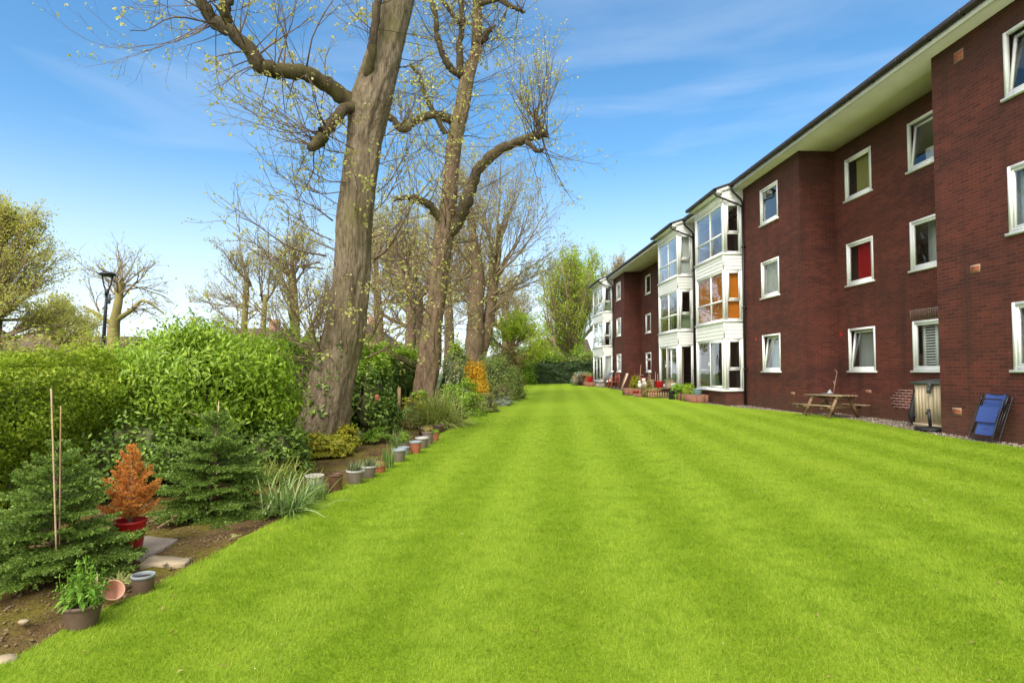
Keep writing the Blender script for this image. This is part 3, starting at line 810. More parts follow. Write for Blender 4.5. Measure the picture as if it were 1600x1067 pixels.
    mb.tube([(up, 0.09, gz(g0.x, g0.y) - 0.05), (up, 0.09, 7.72)], 0.045, 10)
    mb.tube([(b0 - 0.05, BV + 0.30, zg - 0.06), (b0 - 0.06, BV + 0.30, zg - 0.2), (b0 - 0.09, BV + 0.22, zg - 0.28), (up, 0.18, 7.80), (up, 0.10, 7.72), (up, 0.09, 7.62)], 0.036, 8)
    mb.tube([(up, 0.50, ZT + 0.10), (up, 0.50, ZT - 0.08), (up, 0.40, ZT - 0.18), (up, 0.14, 8.02), (up, 0.09, 7.92), (up, 0.09, 7.7)], 0.036, 8)
    for z in (1.6, 3.9, 6.2): mb.bb(up - 0.06, up + 0.06, 0.0, 0.14, z, z + 0.05)
    mb.build('downpipe', M['pipe'], bld)

# air bricks, red markers, lintel, repointed patch
def onwall(name, mat, px, py, v, w, h, d=0.006, border=None):
    u, z = W(px, py, v)
    mb = MB(); mb.bb(u - w / 2, u + w / 2, v + 0.001, v + d, z - h / 2, z + h / 2)
    if border:
        o = mb.build(name, M[border], bld); mb = MB()
        n = 3
        for i in range(n):
            zz = z - h / 2 + 0.025 + (h - 0.05) * (i + 0.5) / n
            mb.bb(u - w / 2 + 0.02, u + w / 2 - 0.02, v + d - 0.001, v + d + 0.006, zz - (h - 0.05) / n * 0.42, zz + (h - 0.05) / n * 0.42)
        mb.build('grille', M[mat], o)
    else: mb.build(name, M[mat], bld)
onwall('air_brick', 'vent', 1495.5, 643, 0, 0.24, 0.16, border='ventm')
onwall('air_brick', 'vent', 1357, 612, REC, 0.25, 0.10, border='ventm')
onwall('air_brick', 'vent', 1239, 615, 0, 0.24, 0.10, border='ventm')
onwall('air_brick', 'vent', 1498, 88, 0, 0.24, 0.23, border='ventm')
onwall('air_brick', 'vent', 1524, 420, 0, 0.24, 0.16, border='ventm')
for px, py, v, r in ((1314, 522, REC, 0.075), (1181.5, 530, 0, 0.06), (1055, 0, 0, 0)):
    if r:
        u, z = W(px, py, v); mb = MB()
        V = [(u, v + 0.004, z)] + [(u + r * math.cos(a * R(30)) * (1 + 0.2 * math.sin(a * 2.3)), v + 0.004, z + r * math.sin(a * R(30)) * (1 + 0.15 * math.cos(a * 1.7))) for a in range(12)]
        mb.add(V, None, [(0, 1 + i, 1 + (i + 1) % 12) for i in range(12)]); mb.build('red_marker', M['redspot'], bld)
mb = MB(); mb.bb(14.0, 15.32, REC + 0.001, REC + 0.004, 2.85, 3.10)
li = mb.build('lintel', M['joint'], bld)
mb = MB(); u = 14.02
while u < 15.27:
    mb.bb(u, u + 0.062, REC + 0.003, REC + 0.010, 2.858, 3.092); u += 0.075
mb.build('soldier_bricks', M['soldier'], li)
mb = MB()
ub, zb = W(1393, 637, REC); ua, zt = W(1419, 607, REC)
for i in range(7):
    z = 0.075 * (math.floor(zb / 0.075) + i)
    off = (0.10, 0.0, 0.06, -0.02, 0.06, 0.16, 0.24)[i]
    mb.bb(ua - 0.3, ub - off, REC + 0.002, REC + 0.006, z, z + 0.075)
mb.build('brick_patch', M['brick_patch'], bld)
# wall aerial by the far bay
mb = MB(); u, z = W(957, 489, 0)
mb.beam((u, 0, z), (u, 0.55, z + 0.08), 0.03, 0.03); mb.beam((u, 0.1, z - 0.2), (u, 0.45, z + 0.06), 0.02, 0.02)
for i in range(5): mb.beam((u - 0.18, 0.25 + 0.07 * i, z + 0.06), (u + 0.18, 0.25 + 0.07 * i, z + 0.06), 0.012, 0.012)
mb.build('aerial', M['greym'], bld)

# ---------------------------------------------------------------- vegetation helpers
def unit(a):
    return a / (np.linalg.norm(a, axis=-1, keepdims=True) + 1e-9)
def leaves(mb, rg, C, Nrm, L, Wd, fold=0.25, jit=0.35, droop=0.0, Dir=None):
    """leaf-shaped folded pairs of triangles at centres C facing Nrm"""
    n = len(C)
    if n == 0: return
    r = rg.normal(size=(n, 3))
    nr = unit(Nrm + 0.0)
    a = unit(r - (r * nr).sum(1, keepdims=True) * nr) if Dir is None else unit(Dir - (Dir * nr).sum(1, keepdims=True) * nr)
    a = unit(a - np.array([0, 0, droop]))
    b = unit(np.cross(nr, a))
    nr = np.cross(a, b)
    l = (L * (1 + jit * rg.uniform(-1, 1, n)))[:, None]; w = (Wd * (1 + jit * rg.uniform(-1, 1, n)))[:, None]
    V = np.empty((n, 4, 3))
    V[:, 0] = C - a * l * 0.5
    V[:, 1] = C + b * w * 0.5 + nr * w * fold - a * l * 0.05
    V[:, 2] = C + a * l * 0.5 - nr * l * 0.08
    V[:, 3] = C - b * w * 0.5 + nr * w * fold - a * l * 0.05
    i = np.arange(n)[:, None] * 4
    mb.add(V, None, np.concatenate([i + [0, 1, 2], i + [0, 2, 3]], 1).reshape(-1, 3))
def lump_ellipsoid(k=14, seed=0):
    pass
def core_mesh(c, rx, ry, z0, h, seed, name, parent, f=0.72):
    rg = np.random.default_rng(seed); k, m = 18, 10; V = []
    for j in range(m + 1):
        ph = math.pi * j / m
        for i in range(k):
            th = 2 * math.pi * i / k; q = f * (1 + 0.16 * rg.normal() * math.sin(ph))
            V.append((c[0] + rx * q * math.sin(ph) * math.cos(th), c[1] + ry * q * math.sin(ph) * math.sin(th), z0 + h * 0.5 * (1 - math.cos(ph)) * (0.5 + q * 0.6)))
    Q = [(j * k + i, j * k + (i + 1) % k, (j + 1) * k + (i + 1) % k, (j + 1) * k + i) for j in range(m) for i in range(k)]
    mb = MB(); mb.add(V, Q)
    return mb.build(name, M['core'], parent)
def bush(name, label, cat, c, rx, ry, h, mat, n=5000, L=0.06, Wd=0.03, clumps=60, seed=1, group=None, sub=None, lumps=0.22, under=0.15, core=True, droop=0.25, top=None, zcf=None):
    """a leafy shrub: leaf clumps spread through the outer part of an uneven rounded body, twiggy inside, stems to the ground"""
    rg = np.random.default_rng(seed)
    c = Vector(c)
    t = thing(name, label, cat, c, 0, group)
    ct = rg.uniform(-under, 1, clumps) ; th = rg.uniform(0, 2 * np.pi, clumps)
    st = np.sqrt(np.clip(1 - ct ** 2, 0, 1))
    D = np.stack([st * np.cos(th), st * np.sin(th), ct], 1)
    rad = rg.uniform(0.66, 1.04, clumps)[:, None]
    zc = h * under / (1 + under) if zcf is None else h * zcf
    S = np.array([rx, ry, h - zc])
    cc = D * rad * S + [0, 0, zc]
    which = rg.integers(0, clumps, n)
    sg = lumps * np.array([rx, ry, h * 0.55])
    off = rg.normal(size=(n, 3)) * sg * 0.62
    C = cc[which] + off
    C[:, 2] = np.maximum(C[:, 2], 0.02)
    Nn = unit(D[which] * 0.7 + off / (np.linalg.norm(off, axis=1, keepdims=True) + 1e-6) * 0.5 + rg.normal(size=(n, 3)) * 0.45 + [0, 0, 0.45])
    mb = MB()
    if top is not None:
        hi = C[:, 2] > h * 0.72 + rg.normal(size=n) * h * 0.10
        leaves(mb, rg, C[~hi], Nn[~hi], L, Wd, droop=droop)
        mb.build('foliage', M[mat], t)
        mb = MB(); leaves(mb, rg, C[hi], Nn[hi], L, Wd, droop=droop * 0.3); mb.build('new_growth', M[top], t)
    else:
        leaves(mb, rg, C, Nn, L, Wd, droop=droop)
        mb.build('foliage', M[mat], t)
    if core: core_mesh((0, 0, 0), rx, ry, 0.03, h * 0.9, seed, 'inner_twigs', t, 0.66)
    mb = MB()
    for i in range(7):
        e = cc[rg.integers(0, clumps)]
        b = np.array([rg.normal() * rx * 0.12, rg.normal() * ry * 0.12, -0.05])
        mb.tube([b, b * 0.5 + e * 0.5 * [0.7, 0.7, 1], e], [0.02, 0.014, 0.006], 5)
    mb.build('stem', M['twig'], t)
    return t
def hedge(name, label, path, width, hts, mat, top, n, L, Wd, seed, group=None, bulge=0.16, gap=0.0):
    """a clipped run along a path; leaves stand out from an uneven face, twigs fill the inside"""
    rg = np.random.default_rng(seed)
    path = np.array(path, float); seg = np.diff(path, axis=0); sl_ = np.linalg.norm(seg, axis=1); cum = np.concatenate([[0], np.cumsum(sl_)])
    tot = cum[-1]
    t = thing(name, label, 'hedge', (path[0][0], path[0][1], gz(*path[0])), 0, group)
    org = np.array([path[0][0], path[0][1], gz(*path[0])])
    def place(s):
        x = np.interp(s, cum, path[:, 0]); y = np.interp(s, cum, path[:, 1])
        k = np.clip(np.searchsorted(cum, s, side='right') - 1, 0, len(seg) - 1)
        d = seg[k] / sl_[k][:, None]
        return x, y, np.stack([d[:, 1], -d[:, 0]], 1), np.interp(s, cum, hts)
    ph = rg.uniform(0, 6.28, 12); kf = rg.uniform(0.8, 5.5, 12); kz = rg.uniform(0.8, 5.0, 12)
    def lump(s, z):
        r = 0
        for a, b, c_ in zip(ph, kf, kz): r = r + np.sin(s * b + a + np.sin(z * c_ + a * 2) * 1.3) * np.sin(z * c_ + a)
        return r / 3.5
    s = rg.random(n) * tot
    x, y, nn, H = place(s)
    fp = 2 * H + width; q = rg.random(n) * fp
    face = np.where(q < H, 0, np.where(q < 2 * H, 1, 2))
    face = np.where((face == 1) & (rg.random(n) < 0.6), 0, face)          # more on the near face
    z = rg.random(n) * H; acr = (rg.random(n) - 0.5) * width
    lm = lump(s, z + face * 3.0)
    dep = rg.exponential(0.07, n)
    off = np.where(face == 0, width / 2 + lm * bulge - dep, np.where(face == 1, -width / 2 - lm * bulge + dep, acr))
    zz = np.where(face == 2, H + lump(s, acr * 2 + 9) * bulge - dep * 0.7 + np.where(rg.random(n) < 0.12, rg.exponential(0.10, n), 0), z)
    edge = np.clip((zz / H - 0.8) / 0.2, 0, 1)
    off = off * (1 - 0.22 * edge ** 2)
    C = np.stack([x + nn[:, 0] * off, y + nn[:, 1] * off, zz], 1)
    C[:, 2] += np.array([gz(a, b) for a, b in zip(x[:], y[:])]) if n < 200000 else 0
    if gap: 
        keep = lm > -gap - rg.random(n) * 0.6
    else: keep = np.ones(n, bool)
    Nf = np.where((face == 2)[:, None], np.array([[0, 0, 1.0]]), np.where((face == 0)[:, None], 1.0, -1.0) * np.concatenate([nn, np.zeros((n, 1))], 1))
    Nn = unit(Nf + rg.normal(size=(n, 3)) * 0.55 + [0, 0, 0.4])
    hi = ((face == 2) | (zz > H * 0.86 + rg.normal(size=n) * 0.08 * H))
    C = C - org
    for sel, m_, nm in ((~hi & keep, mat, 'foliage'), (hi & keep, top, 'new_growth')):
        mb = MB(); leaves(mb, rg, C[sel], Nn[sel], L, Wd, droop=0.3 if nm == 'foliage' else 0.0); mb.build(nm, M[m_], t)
    # twiggy inside
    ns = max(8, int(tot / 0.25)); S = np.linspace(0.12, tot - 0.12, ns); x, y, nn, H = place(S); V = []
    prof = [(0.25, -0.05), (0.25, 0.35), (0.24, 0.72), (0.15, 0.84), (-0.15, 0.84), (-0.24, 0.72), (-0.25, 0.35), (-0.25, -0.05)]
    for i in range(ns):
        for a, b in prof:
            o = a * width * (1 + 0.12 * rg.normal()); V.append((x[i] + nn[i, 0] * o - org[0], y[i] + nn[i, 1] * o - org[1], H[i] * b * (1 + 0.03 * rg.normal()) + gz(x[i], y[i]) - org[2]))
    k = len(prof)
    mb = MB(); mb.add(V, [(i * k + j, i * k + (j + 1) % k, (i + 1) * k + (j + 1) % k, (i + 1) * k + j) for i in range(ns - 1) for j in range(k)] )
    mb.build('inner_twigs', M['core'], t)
    return t

class Rec: pass
def branch_path(rg, p, d, Ln, segs, wander, up):
    pts = [np.array(p, float)]; d = np.array(d, float); d /= np.linalg.norm(d)
    st = Ln / segs
    for i in range(segs):
        d = d + rg.normal(size=3) * wander + np.array([0, 0, up]); d /= np.linalg.norm(d)
        pts.append(pts[-1] + d * st)
    return np.array(pts), d
def grow(mb, rg, p, d, Ln, r, lvl, spec, tips):
    """one branch and its offspring; spec per level: dict(n, ang, ratio, up, wander, segs)"""
    s = spec[min(lvl, len(spec) - 1)]
    pts, dl = branch_path(rg, p, d, Ln, s['segs'], s['wander'], s['up'])
    rr = np.linspace(r, max(r * s.get('taper', 0.3), 0.0022), len(pts))
    mb.tube(pts, rr, 7 if r > 0.05 else (5 if r > 0.015 else 3), cap=r > 0.01)
    if lvl >= len(spec) - 1:
        tips.append((pts, dl)); return
    nx = spec[lvl + 1]
    for i in range(s['n']):
        t = s.get('t0', 0.25) + (1 - s.get('t0', 0.25)) * (i + rg.random()) / s['n']
        k = min(int(t * (len(pts) - 1)), len(pts) - 2); f = t * (len(pts) - 1) - k
        q = pts[k] * (1 - f) + pts[k + 1] * f
        tg = pts[k + 1] - pts[k]; tg = tg / np.linalg.norm(tg)
        a = rg.normal(size=3); a -= a.dot(tg) * tg; a /= np.linalg.norm(a)
        g = s['ang'] * rg.uniform(0.65, 1.3)
        nd = tg * math.cos(g) + a * math.sin(g)
        grow(mb, rg, q, nd, Ln * s['ratio'] * (1.15 - 0.55 * t) * rg.uniform(0.75, 1.25), (r * (1 - t) + r * s.get('taper', 0.3) * t) * s.get('rr', 0.6), lvl + 1, spec, tips)
def bud_cloud(mb, rg, tips, per, L, Wd, spread):
    C = []
    for pts, d in tips:
        for _ in range(per if isinstance(per, int) else rg.poisson(per)):
            t = rg.random() ** 0.6 * (len(pts) - 1); k = min(int(t), len(pts) - 2); f = t - k
            C.append(pts[k] * (1 - f) + pts[k + 1] * f + rg.normal(size=3) * spread)
    C = np.array(C).reshape(-1, 3)
    if len(C): leaves(mb, rg, C, rg.normal(size=C.shape) + [0, 0, 0.5], L, Wd, 0.2, 0.5)

# ---------------------------------------------------------------- the old lime trees along the border
def traced(pix, Y, dy=None):
    n = len(pix); return [P(a, b, Y + (dy[i] if dy else 0)) for i, (a, b) in enumerate(pix)]
def smooth_path(pts, rad, sub=4):
    """Catmull-Rom through the points"""
    p = [np.array(q, float) for q in pts]; p = [2 * p[0] - p[1]] + p + [2 * p[-1] - p[-2]]
    out, ro = [], []
    for i in range(1, len(p) - 2):
        for k in range(sub):
            t = k / sub
            out.append(0.5 * (2 * p[i] + (p[i + 1] - p[i - 1]) * t + (2 * p[i - 1] - 5 * p[i] + 4 * p[i + 1] - p[i + 2]) * t * t + (3 * p[i] - p[i - 1] - 3 * p[i + 1] + p[i + 2]) * t ** 3))
            ro.append(rad[i - 1] * (1 - t) + rad[i] * t)
    out.append(p[-2]); ro.append(rad[-1])
    return np.array(out), np.array(ro)
def trunk_mesh(mb, pts, rad, rg, k=28, ridge=0.06, flare=None):
    """a trunk with ridges and burrs"""
    pts, rad = smooth_path(pts, rad, 14)
    n = len(pts); V = []; q1, q2, q3 = rg.uniform(0, 6.28, 3)
    nf = 9 + int(k / 12)
    ph = rg.uniform(0, 6.28, 8)
    for i in range(n):
        h = pts[i][2] - pts[0][2]
        fl = 0.0 if flare is None else flare * math.exp(-max(h, 0) / 0.35)
        for j in range(k):
            th = 2 * math.pi * j / k
            q = 1 + ridge * (math.sin(5 * th + ph[0] + h * 0.5) * 0.6 + math.sin(9 * th + ph[1] - h * 0.8) * 0.4 + math.sin(2 * th + h * 1.3 + ph[2]) * 0.7 + math.sin(3 * th - h * 2.1 + ph[4]) * 0.5)
            wv = 1.1 * math.sin(h * 1.7 + q1 + 2 * math.sin(th * 2)) + 0.8 * math.sin(h * 4.3 + q2 + th * 3)
            q += 0.045 * (abs(math.sin(nf * 0.5 * th + wv)) - 0.6) + 0.03 * (abs(math.sin(nf * th - wv * 1.6 + q3)) - 0.6)
            q += fl * (0.6 + 0.7 * math.sin(4 * th + ph[3]) + 0.3 * math.sin(7 * th + ph[5])) + rg.normal() * 0.012
            r = rad[i] * q
            V.append((pts[i][0] + r * math.cos(th), pts[i][1] + r * math.sin(th), pts[i][2]))
    mb.add(V, [(i * k + j, i * k + (j + 1) % k, (i + 1) * k + (j + 1) % k, (i + 1) * k + j) for i in range(n - 1) for j in range(k)])
    return pts, rad
SHOOT = [dict(n=4, ang=0.6, ratio=0.42, up=0.04, wander=0.10, segs=7, taper=0.3, t0=0.3, rr=0.55),
         dict(n=3, ang=0.6, ratio=0.5, up=0.05, wander=0.14, segs=5, taper=0.4, t0=0.25, rr=0.6),
         dict(n=0, ang=0.5, ratio=0.5, up=0.05, wander=0.16, segs=3, taper=0.5)]
def shoots(mb, rg, path, rad, n, Lr, r, tips, t0=0.0, t1=1.0, up=0.35, bias=(0, 0, 0), spec=SHOOT):
    for _ in range(n):
        t = t0 + (t1 - t0) * rg.random(); k = min(int(t * (len(path) - 1)), len(path) - 2); f = t * (len(path) - 1) - k
        q = path[k] * (1 - f) + path[k + 1] * f
        tg = path[k + 1] - path[k]; tg /= np.linalg.norm(tg)
        a = rg.normal(size=3) + np.array(bias); a -= a.dot(tg) * tg; a /= np.linalg.norm(a) + 1e-9
        d = a + np.array([0, 0, up]); d /= np.linalg.norm(d)
        rr = rad[min(k, len(rad) - 1)]
        grow(mb, rg, q + a * rr * 0.8, d, rg.uniform(*Lr), r * rg.uniform(0.6, 1.3), 0, spec, tips)

def lime_one():
    rg = np.random.default_rng(21)
    Y = 11.1; s = F_PX / Y
    t = thing('lime_tree', 'tallest leaning lime tree with ridged trunk in yellow ground cover beside the striped lawn', 'tree', at(505, Y))
    o = np.array(t.location)
    px = [(499, 716, 48), (500, 677, 40), (509, 640, 36), (517, 600, 34), (530, 550, 32), (541, 500, 30), (551, 420, 28), (555, 350, 27), (560, 300, 26), (568, 230, 25.5), (573, 195, 28), (578, 165, 32), (588, 130, 30), (597, 100, 29), (612, 40, 26), (623, 0, 24), (634, -60, 22), (642, -140, 20), (650, -240, 17), (655, -360, 13), (660, -480, 8)]
    mb = MB()
    tp, tr = trunk_mesh(mb, [np.array(P(a, b, Y)) - o for a, b, _ in px], [r / s for *_, r in px], rg, 90, 0.06, 0.22)
    mb.build('trunk', M['bark1'], t, True)
    limbs = [
        ([(560, 172), (536, 153), (505, 128), (470, 113), (432, 110), (405, 103), (388, 76), (360, 50), (331, 30), (315, 5), (304, -25), (285, -70), (255, -105)], [15, 13, 12, 11, 11, 11, 10, 9, 9, 8, 7, 5, 3], [0, -.15, -.4, -.7, -.9, -1.0, -1.1, -1.2, -1.2, -1.3, -1.3, -1.3, -1.2]),
        ([(560, 178), (541, 170), (522, 188), (507, 205), (497, 222), (484, 232)], [11, 9, 9, 9, 10, 5], [0, -.3, -.5, -.6, -.7, -.8]),
        ([(575, 130), (579, 90), (584, 50), (590, 10), (592, -40), (586, -100)], [8, 6.5, 6, 6, 5, 3], [-.2, -.42, -.5, -.5, -.4, -.3]),
        ([(352, 45), (356, 28), (351, 12), (360, -8), (366, -40)], [7, 6, 8, 4, 3], [-1.2, -1.25, -1.3, -1.3, -1.2]),
        ([(625, -60), (665, -110), (720, -150), (770, -220)], [14, 11, 8, 4], [0, .3, .6, .8]),
        ([(630, -140), (590, -200), (540, -250), (480, -320)], [13, 10, 8, 4], [0, .4, .8, 1.0]),
        ([(640, -240), (680, -300), (700, -400)], [10, 8, 4], [0, -.4, -.8]),
    ]
    paths = []
    for pix, rad, dy in limbs:
        mb = MB()
        p, r = smooth_path([np.array(q) - o for q in traced(pix, Y, dy)], [a / s for a in rad], 5)
        p = p + rg.normal(size=p.shape) * 0.012
        r = r * (1 + 0.08 * rg.normal(size=len(r)))
        mb.tube(p, r, 12); mb.build('limb', M['limb'], t, True)
        paths.append((p, r))
    tips = []; mb = MB()
    shoots(mb, rg, *paths[0], 60, (0.7, 2.4), 0.013, tips, 0.15, 1.0, 0.25, (-0.5, -0.2, 0.1))
    shoots(mb, rg, *paths[1], 28, (0.7, 1.9), 0.012, tips, 0.5, 1.0, -0.05, (-1.0, -0.2, -0.3))
    shoots(mb, rg, *paths[2], 10, (0.5, 1.4), 0.010, tips, 0.2, 1.0, 0.3)
    shoots(mb, rg, *paths[3], 8, (0.5, 1.3), 0.010, tips, 0.3, 1.0, 0.4)
    for k in (4, 5, 6): shoots(mb, rg, *paths[k], 14, (0.8, 2.2), 0.014, tips, 0.3, 1.0, 0.4)
    # the epicormic shoots on the trunk: arching out to the left and the right
    hand = [((510, 400), (340, 305), .022), ((518, 375), (420, 290), .014), ((520, 345), (430, 300), .016), ((505, 420), (330, 330), .016), ((500, 410), (390, 395), .015),
            ((492, 545), (395, 470), .022), ((500, 550), (470, 400), .016), ((488, 540), (350, 430), .020), ((486, 530), (430, 370), .016), ((500, 555), (452, 430), .016), ((495, 560), (512, 420), .014),
            ((585, 405), (655, 300), .030), ((583, 410), (640, 330), .016), ((588, 402), (690, 385), .014), ((575, 545), (640, 460), .020), ((572, 560), (690, 440), .018),
            ((570, 540), (620, 430), .015), ((585, 330), (640, 240), .014), ((590, 300), (650, 210), .014), ((540, 285), (450, 240), .014), ((545, 240), (440, 190), .014), ((535, 300), (420, 265), .012),
            ((552, 210), (470, 150), .011), ((605, 210), (670, 130), .012), ((600, 250), (650, 160), .012), ((480, 560), (330, 480), .018), ((482, 565), (380, 500), .014)]
    for (a, b, r) in hand:
        p0 = np.array(P(*a, Y - 0.3)) - o; p1 = np.array(P(*b, Y + rg.uniform(-1.4, 0.6))) - o
        m1 = p0 * 0.62 + p1 * 0.38 + np.array([0, 0, -0.10 * np.linalg.norm(p1 - p0)]) if rg.random() < 0.72 else p0 * 0.6 + p1 * 0.4 + np.array([0, 0, 0.08])
        pts, rr = smooth_path([p0, m1, p1], [r, r * 0.65, r * 0.2], 5)
        mb.tube(pts, rr, 5)
        for _ in range(14):
            t_ = rg.uniform(0.25, 1.0); k = min(int(t_ * (len(pts) - 1)), len(pts) - 2)
            tg = pts[k + 1] - pts[k]; tg /= np.linalg.norm(tg); d = tg + rg.normal(size=3) * 0.55 + [0, 0, 0.15]
            grow(mb, rg, pts[k], d, rg.uniform(0.35, 1.0), 0.0065, 1, SHOOT, tips)
        tips.append((pts[-3:], pts[-1] - pts[-2]))
    shoots(mb, rg, tp[50:225], tr[50:225], 70, (0.4, 1.7), 0.009, tips, 0, 1, 0.25)
    mb.build('twigs', M['twig'], t)
    mb = MB(); bud_cloud(mb, rg, tips, 1.6, 0.058, 0.042, 0.020); mb.build('leaves', M['bud'], t)
    # ivy and suckers on the lower trunk
    C, N_ = [], []
    for _ in range(520):
        k = rg.integers(3, 60); th = rg.uniform(np.pi * 0.7, np.pi * 1.65); r = tr[k] * 1.06
        cl = math.sin(k * 0.4) * math.sin(th * 5)
        if cl < 0.1: continue
        C.append(tp[k] + np.array([r * math.cos(th), r * math.sin(th), rg.normal() * 0.06])); N_.append((math.cos(th), math.sin(th), 0.4))
    mb = MB(); leaves(mb, rg, np.array(C), np.array(N_) + rg.normal(size=(len(C), 3)) * 0.3, 0.075, 0.06); mb.build('ivy', M['ivy'], t)
    mb = MB(); st = []
    shoots(mb, rg, tp[18:80], tr[18:80], 120, (0.3, 0.95), 0.006, st, 0, 1, 1.1, (-1.0, -0.4, 0), SHOOT[1:])
    mb.build('suckers', M['twigl'], t)
lime_one()

def lime_two():
    rg = np.random.default_rng(22)
    Y = 20.0; s = F_PX / Y
    t = thing('lime_tree', 'second lime tree with forked moss speckled trunk and a knuckled limb reaching over the lawn', 'tree', at(664, Y))
    o = np.array(t.location)
    px = [(663, 655, 21), (664, 610, 17), (668, 580, 17.5), (671, 560, 18), (674, 520, 16), (677, 500, 15.5), (683, 460, 14), (687, 420, 13.5), (693, 370, 14.5), (699, 330, 13), (704, 280, 12), (711, 220, 12), (721, 172, 11), (729, 128, 11), (738, 100, 9), (745, 75, 9), (745, 30, 7.5), (747, -10, 7), (752, -100, 5), (760, -170, 3)]
    mb = MB()
    tp, tr = trunk_mesh(mb, [np.array(P(a, b, Y)) - o for a, b, _ in px], [r / s for *_, r in px], rg, 64, 0.07, 0.3)
    mb.build('trunk', M['bark2'], t, True)
    limbs = [
        ([(692, 372), (716, 344), (728, 316), (738, 288), (752, 258), (781, 234), (808, 222), (835, 213), (857, 208)], [11, 10.5, 10, 8.5, 8, 7, 6.5, 6, 6], [0, -.1, -.3, -.4, -.6, -.8, -.9, -1, -1.1]),
        ([(708, 192), (690, 181), (668, 181), (648, 190), (630, 202), (612, 186), (598, 176)], [8, 7, 6.5, 6, 6.5, 5, 3], [0, -.2, -.4, -.5, -.6, -.7, -.8]),
        ([(722, 118), (705, 108), (692, 85), (683, 55), (681, 25), (672, -5), (660, -40)], [7, 6, 5, 4.5, 4, 3.5, 2], [0, -.2, -.4, -.5, -.6, -.6, -.6]),
        ([(721, 120), (718, 80), (722, 40), (722, 0), (726, -50)], [7, 5.5, 5, 5, 3], [0, .2, .3, .4, .4]),
        ([(740, 70), (755, 62), (762, 50), (775, 40)], [7, 6, 5, 2], [0, -.2, -.3, -.4]),
        ([(720, 40), (702, 15), (690, 0), (668, -30)], [4, 3.5, 3, 2], [.2, .1, .0, 0]),
        ([(690, 345), (672, 322), (655, 312), (635, 308), (615, 314)], [7, 6, 5.5, 4, 2], [0, -.3, -.5, -.7, -.9]),
        ([(696, 210), (684, 188), (672, 165), (660, 135), (655, 118), (640, 100)], [5, 4.5, 4, 3.5, 3, 2], [-.2, -.3, -.4, -.5, -.5, -.6]),
        ([(848, 210), (846, 196), (838, 183), (836, 172)], [5, 4, 4, 2], [-1.1, -1.1, -1.1, -1.1]),
        ([(822, 220), (838, 236), (850, 234)], [4, 3.5, 2], [-1, -1.1, -1.2]),
        ([(745, 10), (775, 0), (800, 12), (820, 20)], [5, 4, 3.5, 2], [0, -.3, -.5, -.6]),
        ([(748, -50), (720, -110), (690, -150)], [5, 4, 2], [0, .3, .5]),
        ([(750, -80), (790, -130), (810, -190)], [5, 4, 2], [0, -.3, .2]),
    ]
    paths = []
    for pix, rad, dy in limbs:
        mb = MB(); p, r = smooth_path([np.array(q) - o for q in traced(pix, Y, dy)], [a / s for a in rad], 5)
        p = p + rg.normal(size=p.shape) * 0.016; r = r * (1 + 0.08 * rg.normal(size=len(r)))
        mb.tube(p, r, 10); mb.build('limb', M['limb'], t, True); paths.append((p, r))
    tips = []; mb = MB()
    long = [dict(n=6, ang=0.32, ratio=0.38, up=0.03, wander=0.06, segs=7, taper=0.25, t0=0.25, rr=0.5)] + SHOOT[1:]
    p, r = paths[0]
    shoots(mb, rg, p[-9:], r[-9:], 30, (1.2, 3.2), 0.017, tips, 0, 1, 0.45, (0.55, 0, 0.3), long)
    p8, r8 = paths[8]
    shoots(mb, rg, p8, r8, 12, (1.4, 3.4), 0.016, tips, 0.4, 1, 1.6, (0.1, 0, 0.4), long)
    shoots(mb, rg, p[8:], r[8:], 12, (0.6, 1.5), 0.012, tips, 0, 1, 0.5)
    shoots(mb, rg, *paths[1], 22, (0.7, 2.0), 0.014, tips, 0.2, 1, 0.15, (-.4, 0, 0))
    for k, n in ((2, 18), (3, 14), (4, 14), (5, 8), (6, 14), (7, 12), (9, 8), (10, 16), (11, 10), (12, 10)): shoots(mb, rg, *paths[k], int(n * 1.5), (0.7, 2.3), 0.013, tips, 0.2, 1, 0.3)
    shoots(mb, rg, tp[25:262], tr[25:262], 190, (0.8, 3.0), 0.014, tips, 0, 1, 0.35)
    mb.build('twigs', M['twig'], t)
    mb = MB(); bud_cloud(mb, rg, tips, 1.5, 0.080, 0.058, 0.035); 
    C = [];
    for k in range(34, 225):
        if k < len(tp):
            for _ in range(2):
                th = rg.uniform(0, 6.28); C.append(tp[k] + np.array([math.cos(th), math.sin(th), 0]) * tr[k] * 1.15 + rg.normal(size=3) * 0.05)
    leaves(mb, rg, np.array(C), rg.normal(size=(len(C), 3)), 0.11, 0.08)
    mb.build('leaves', M['bud'], t)
lime_two()

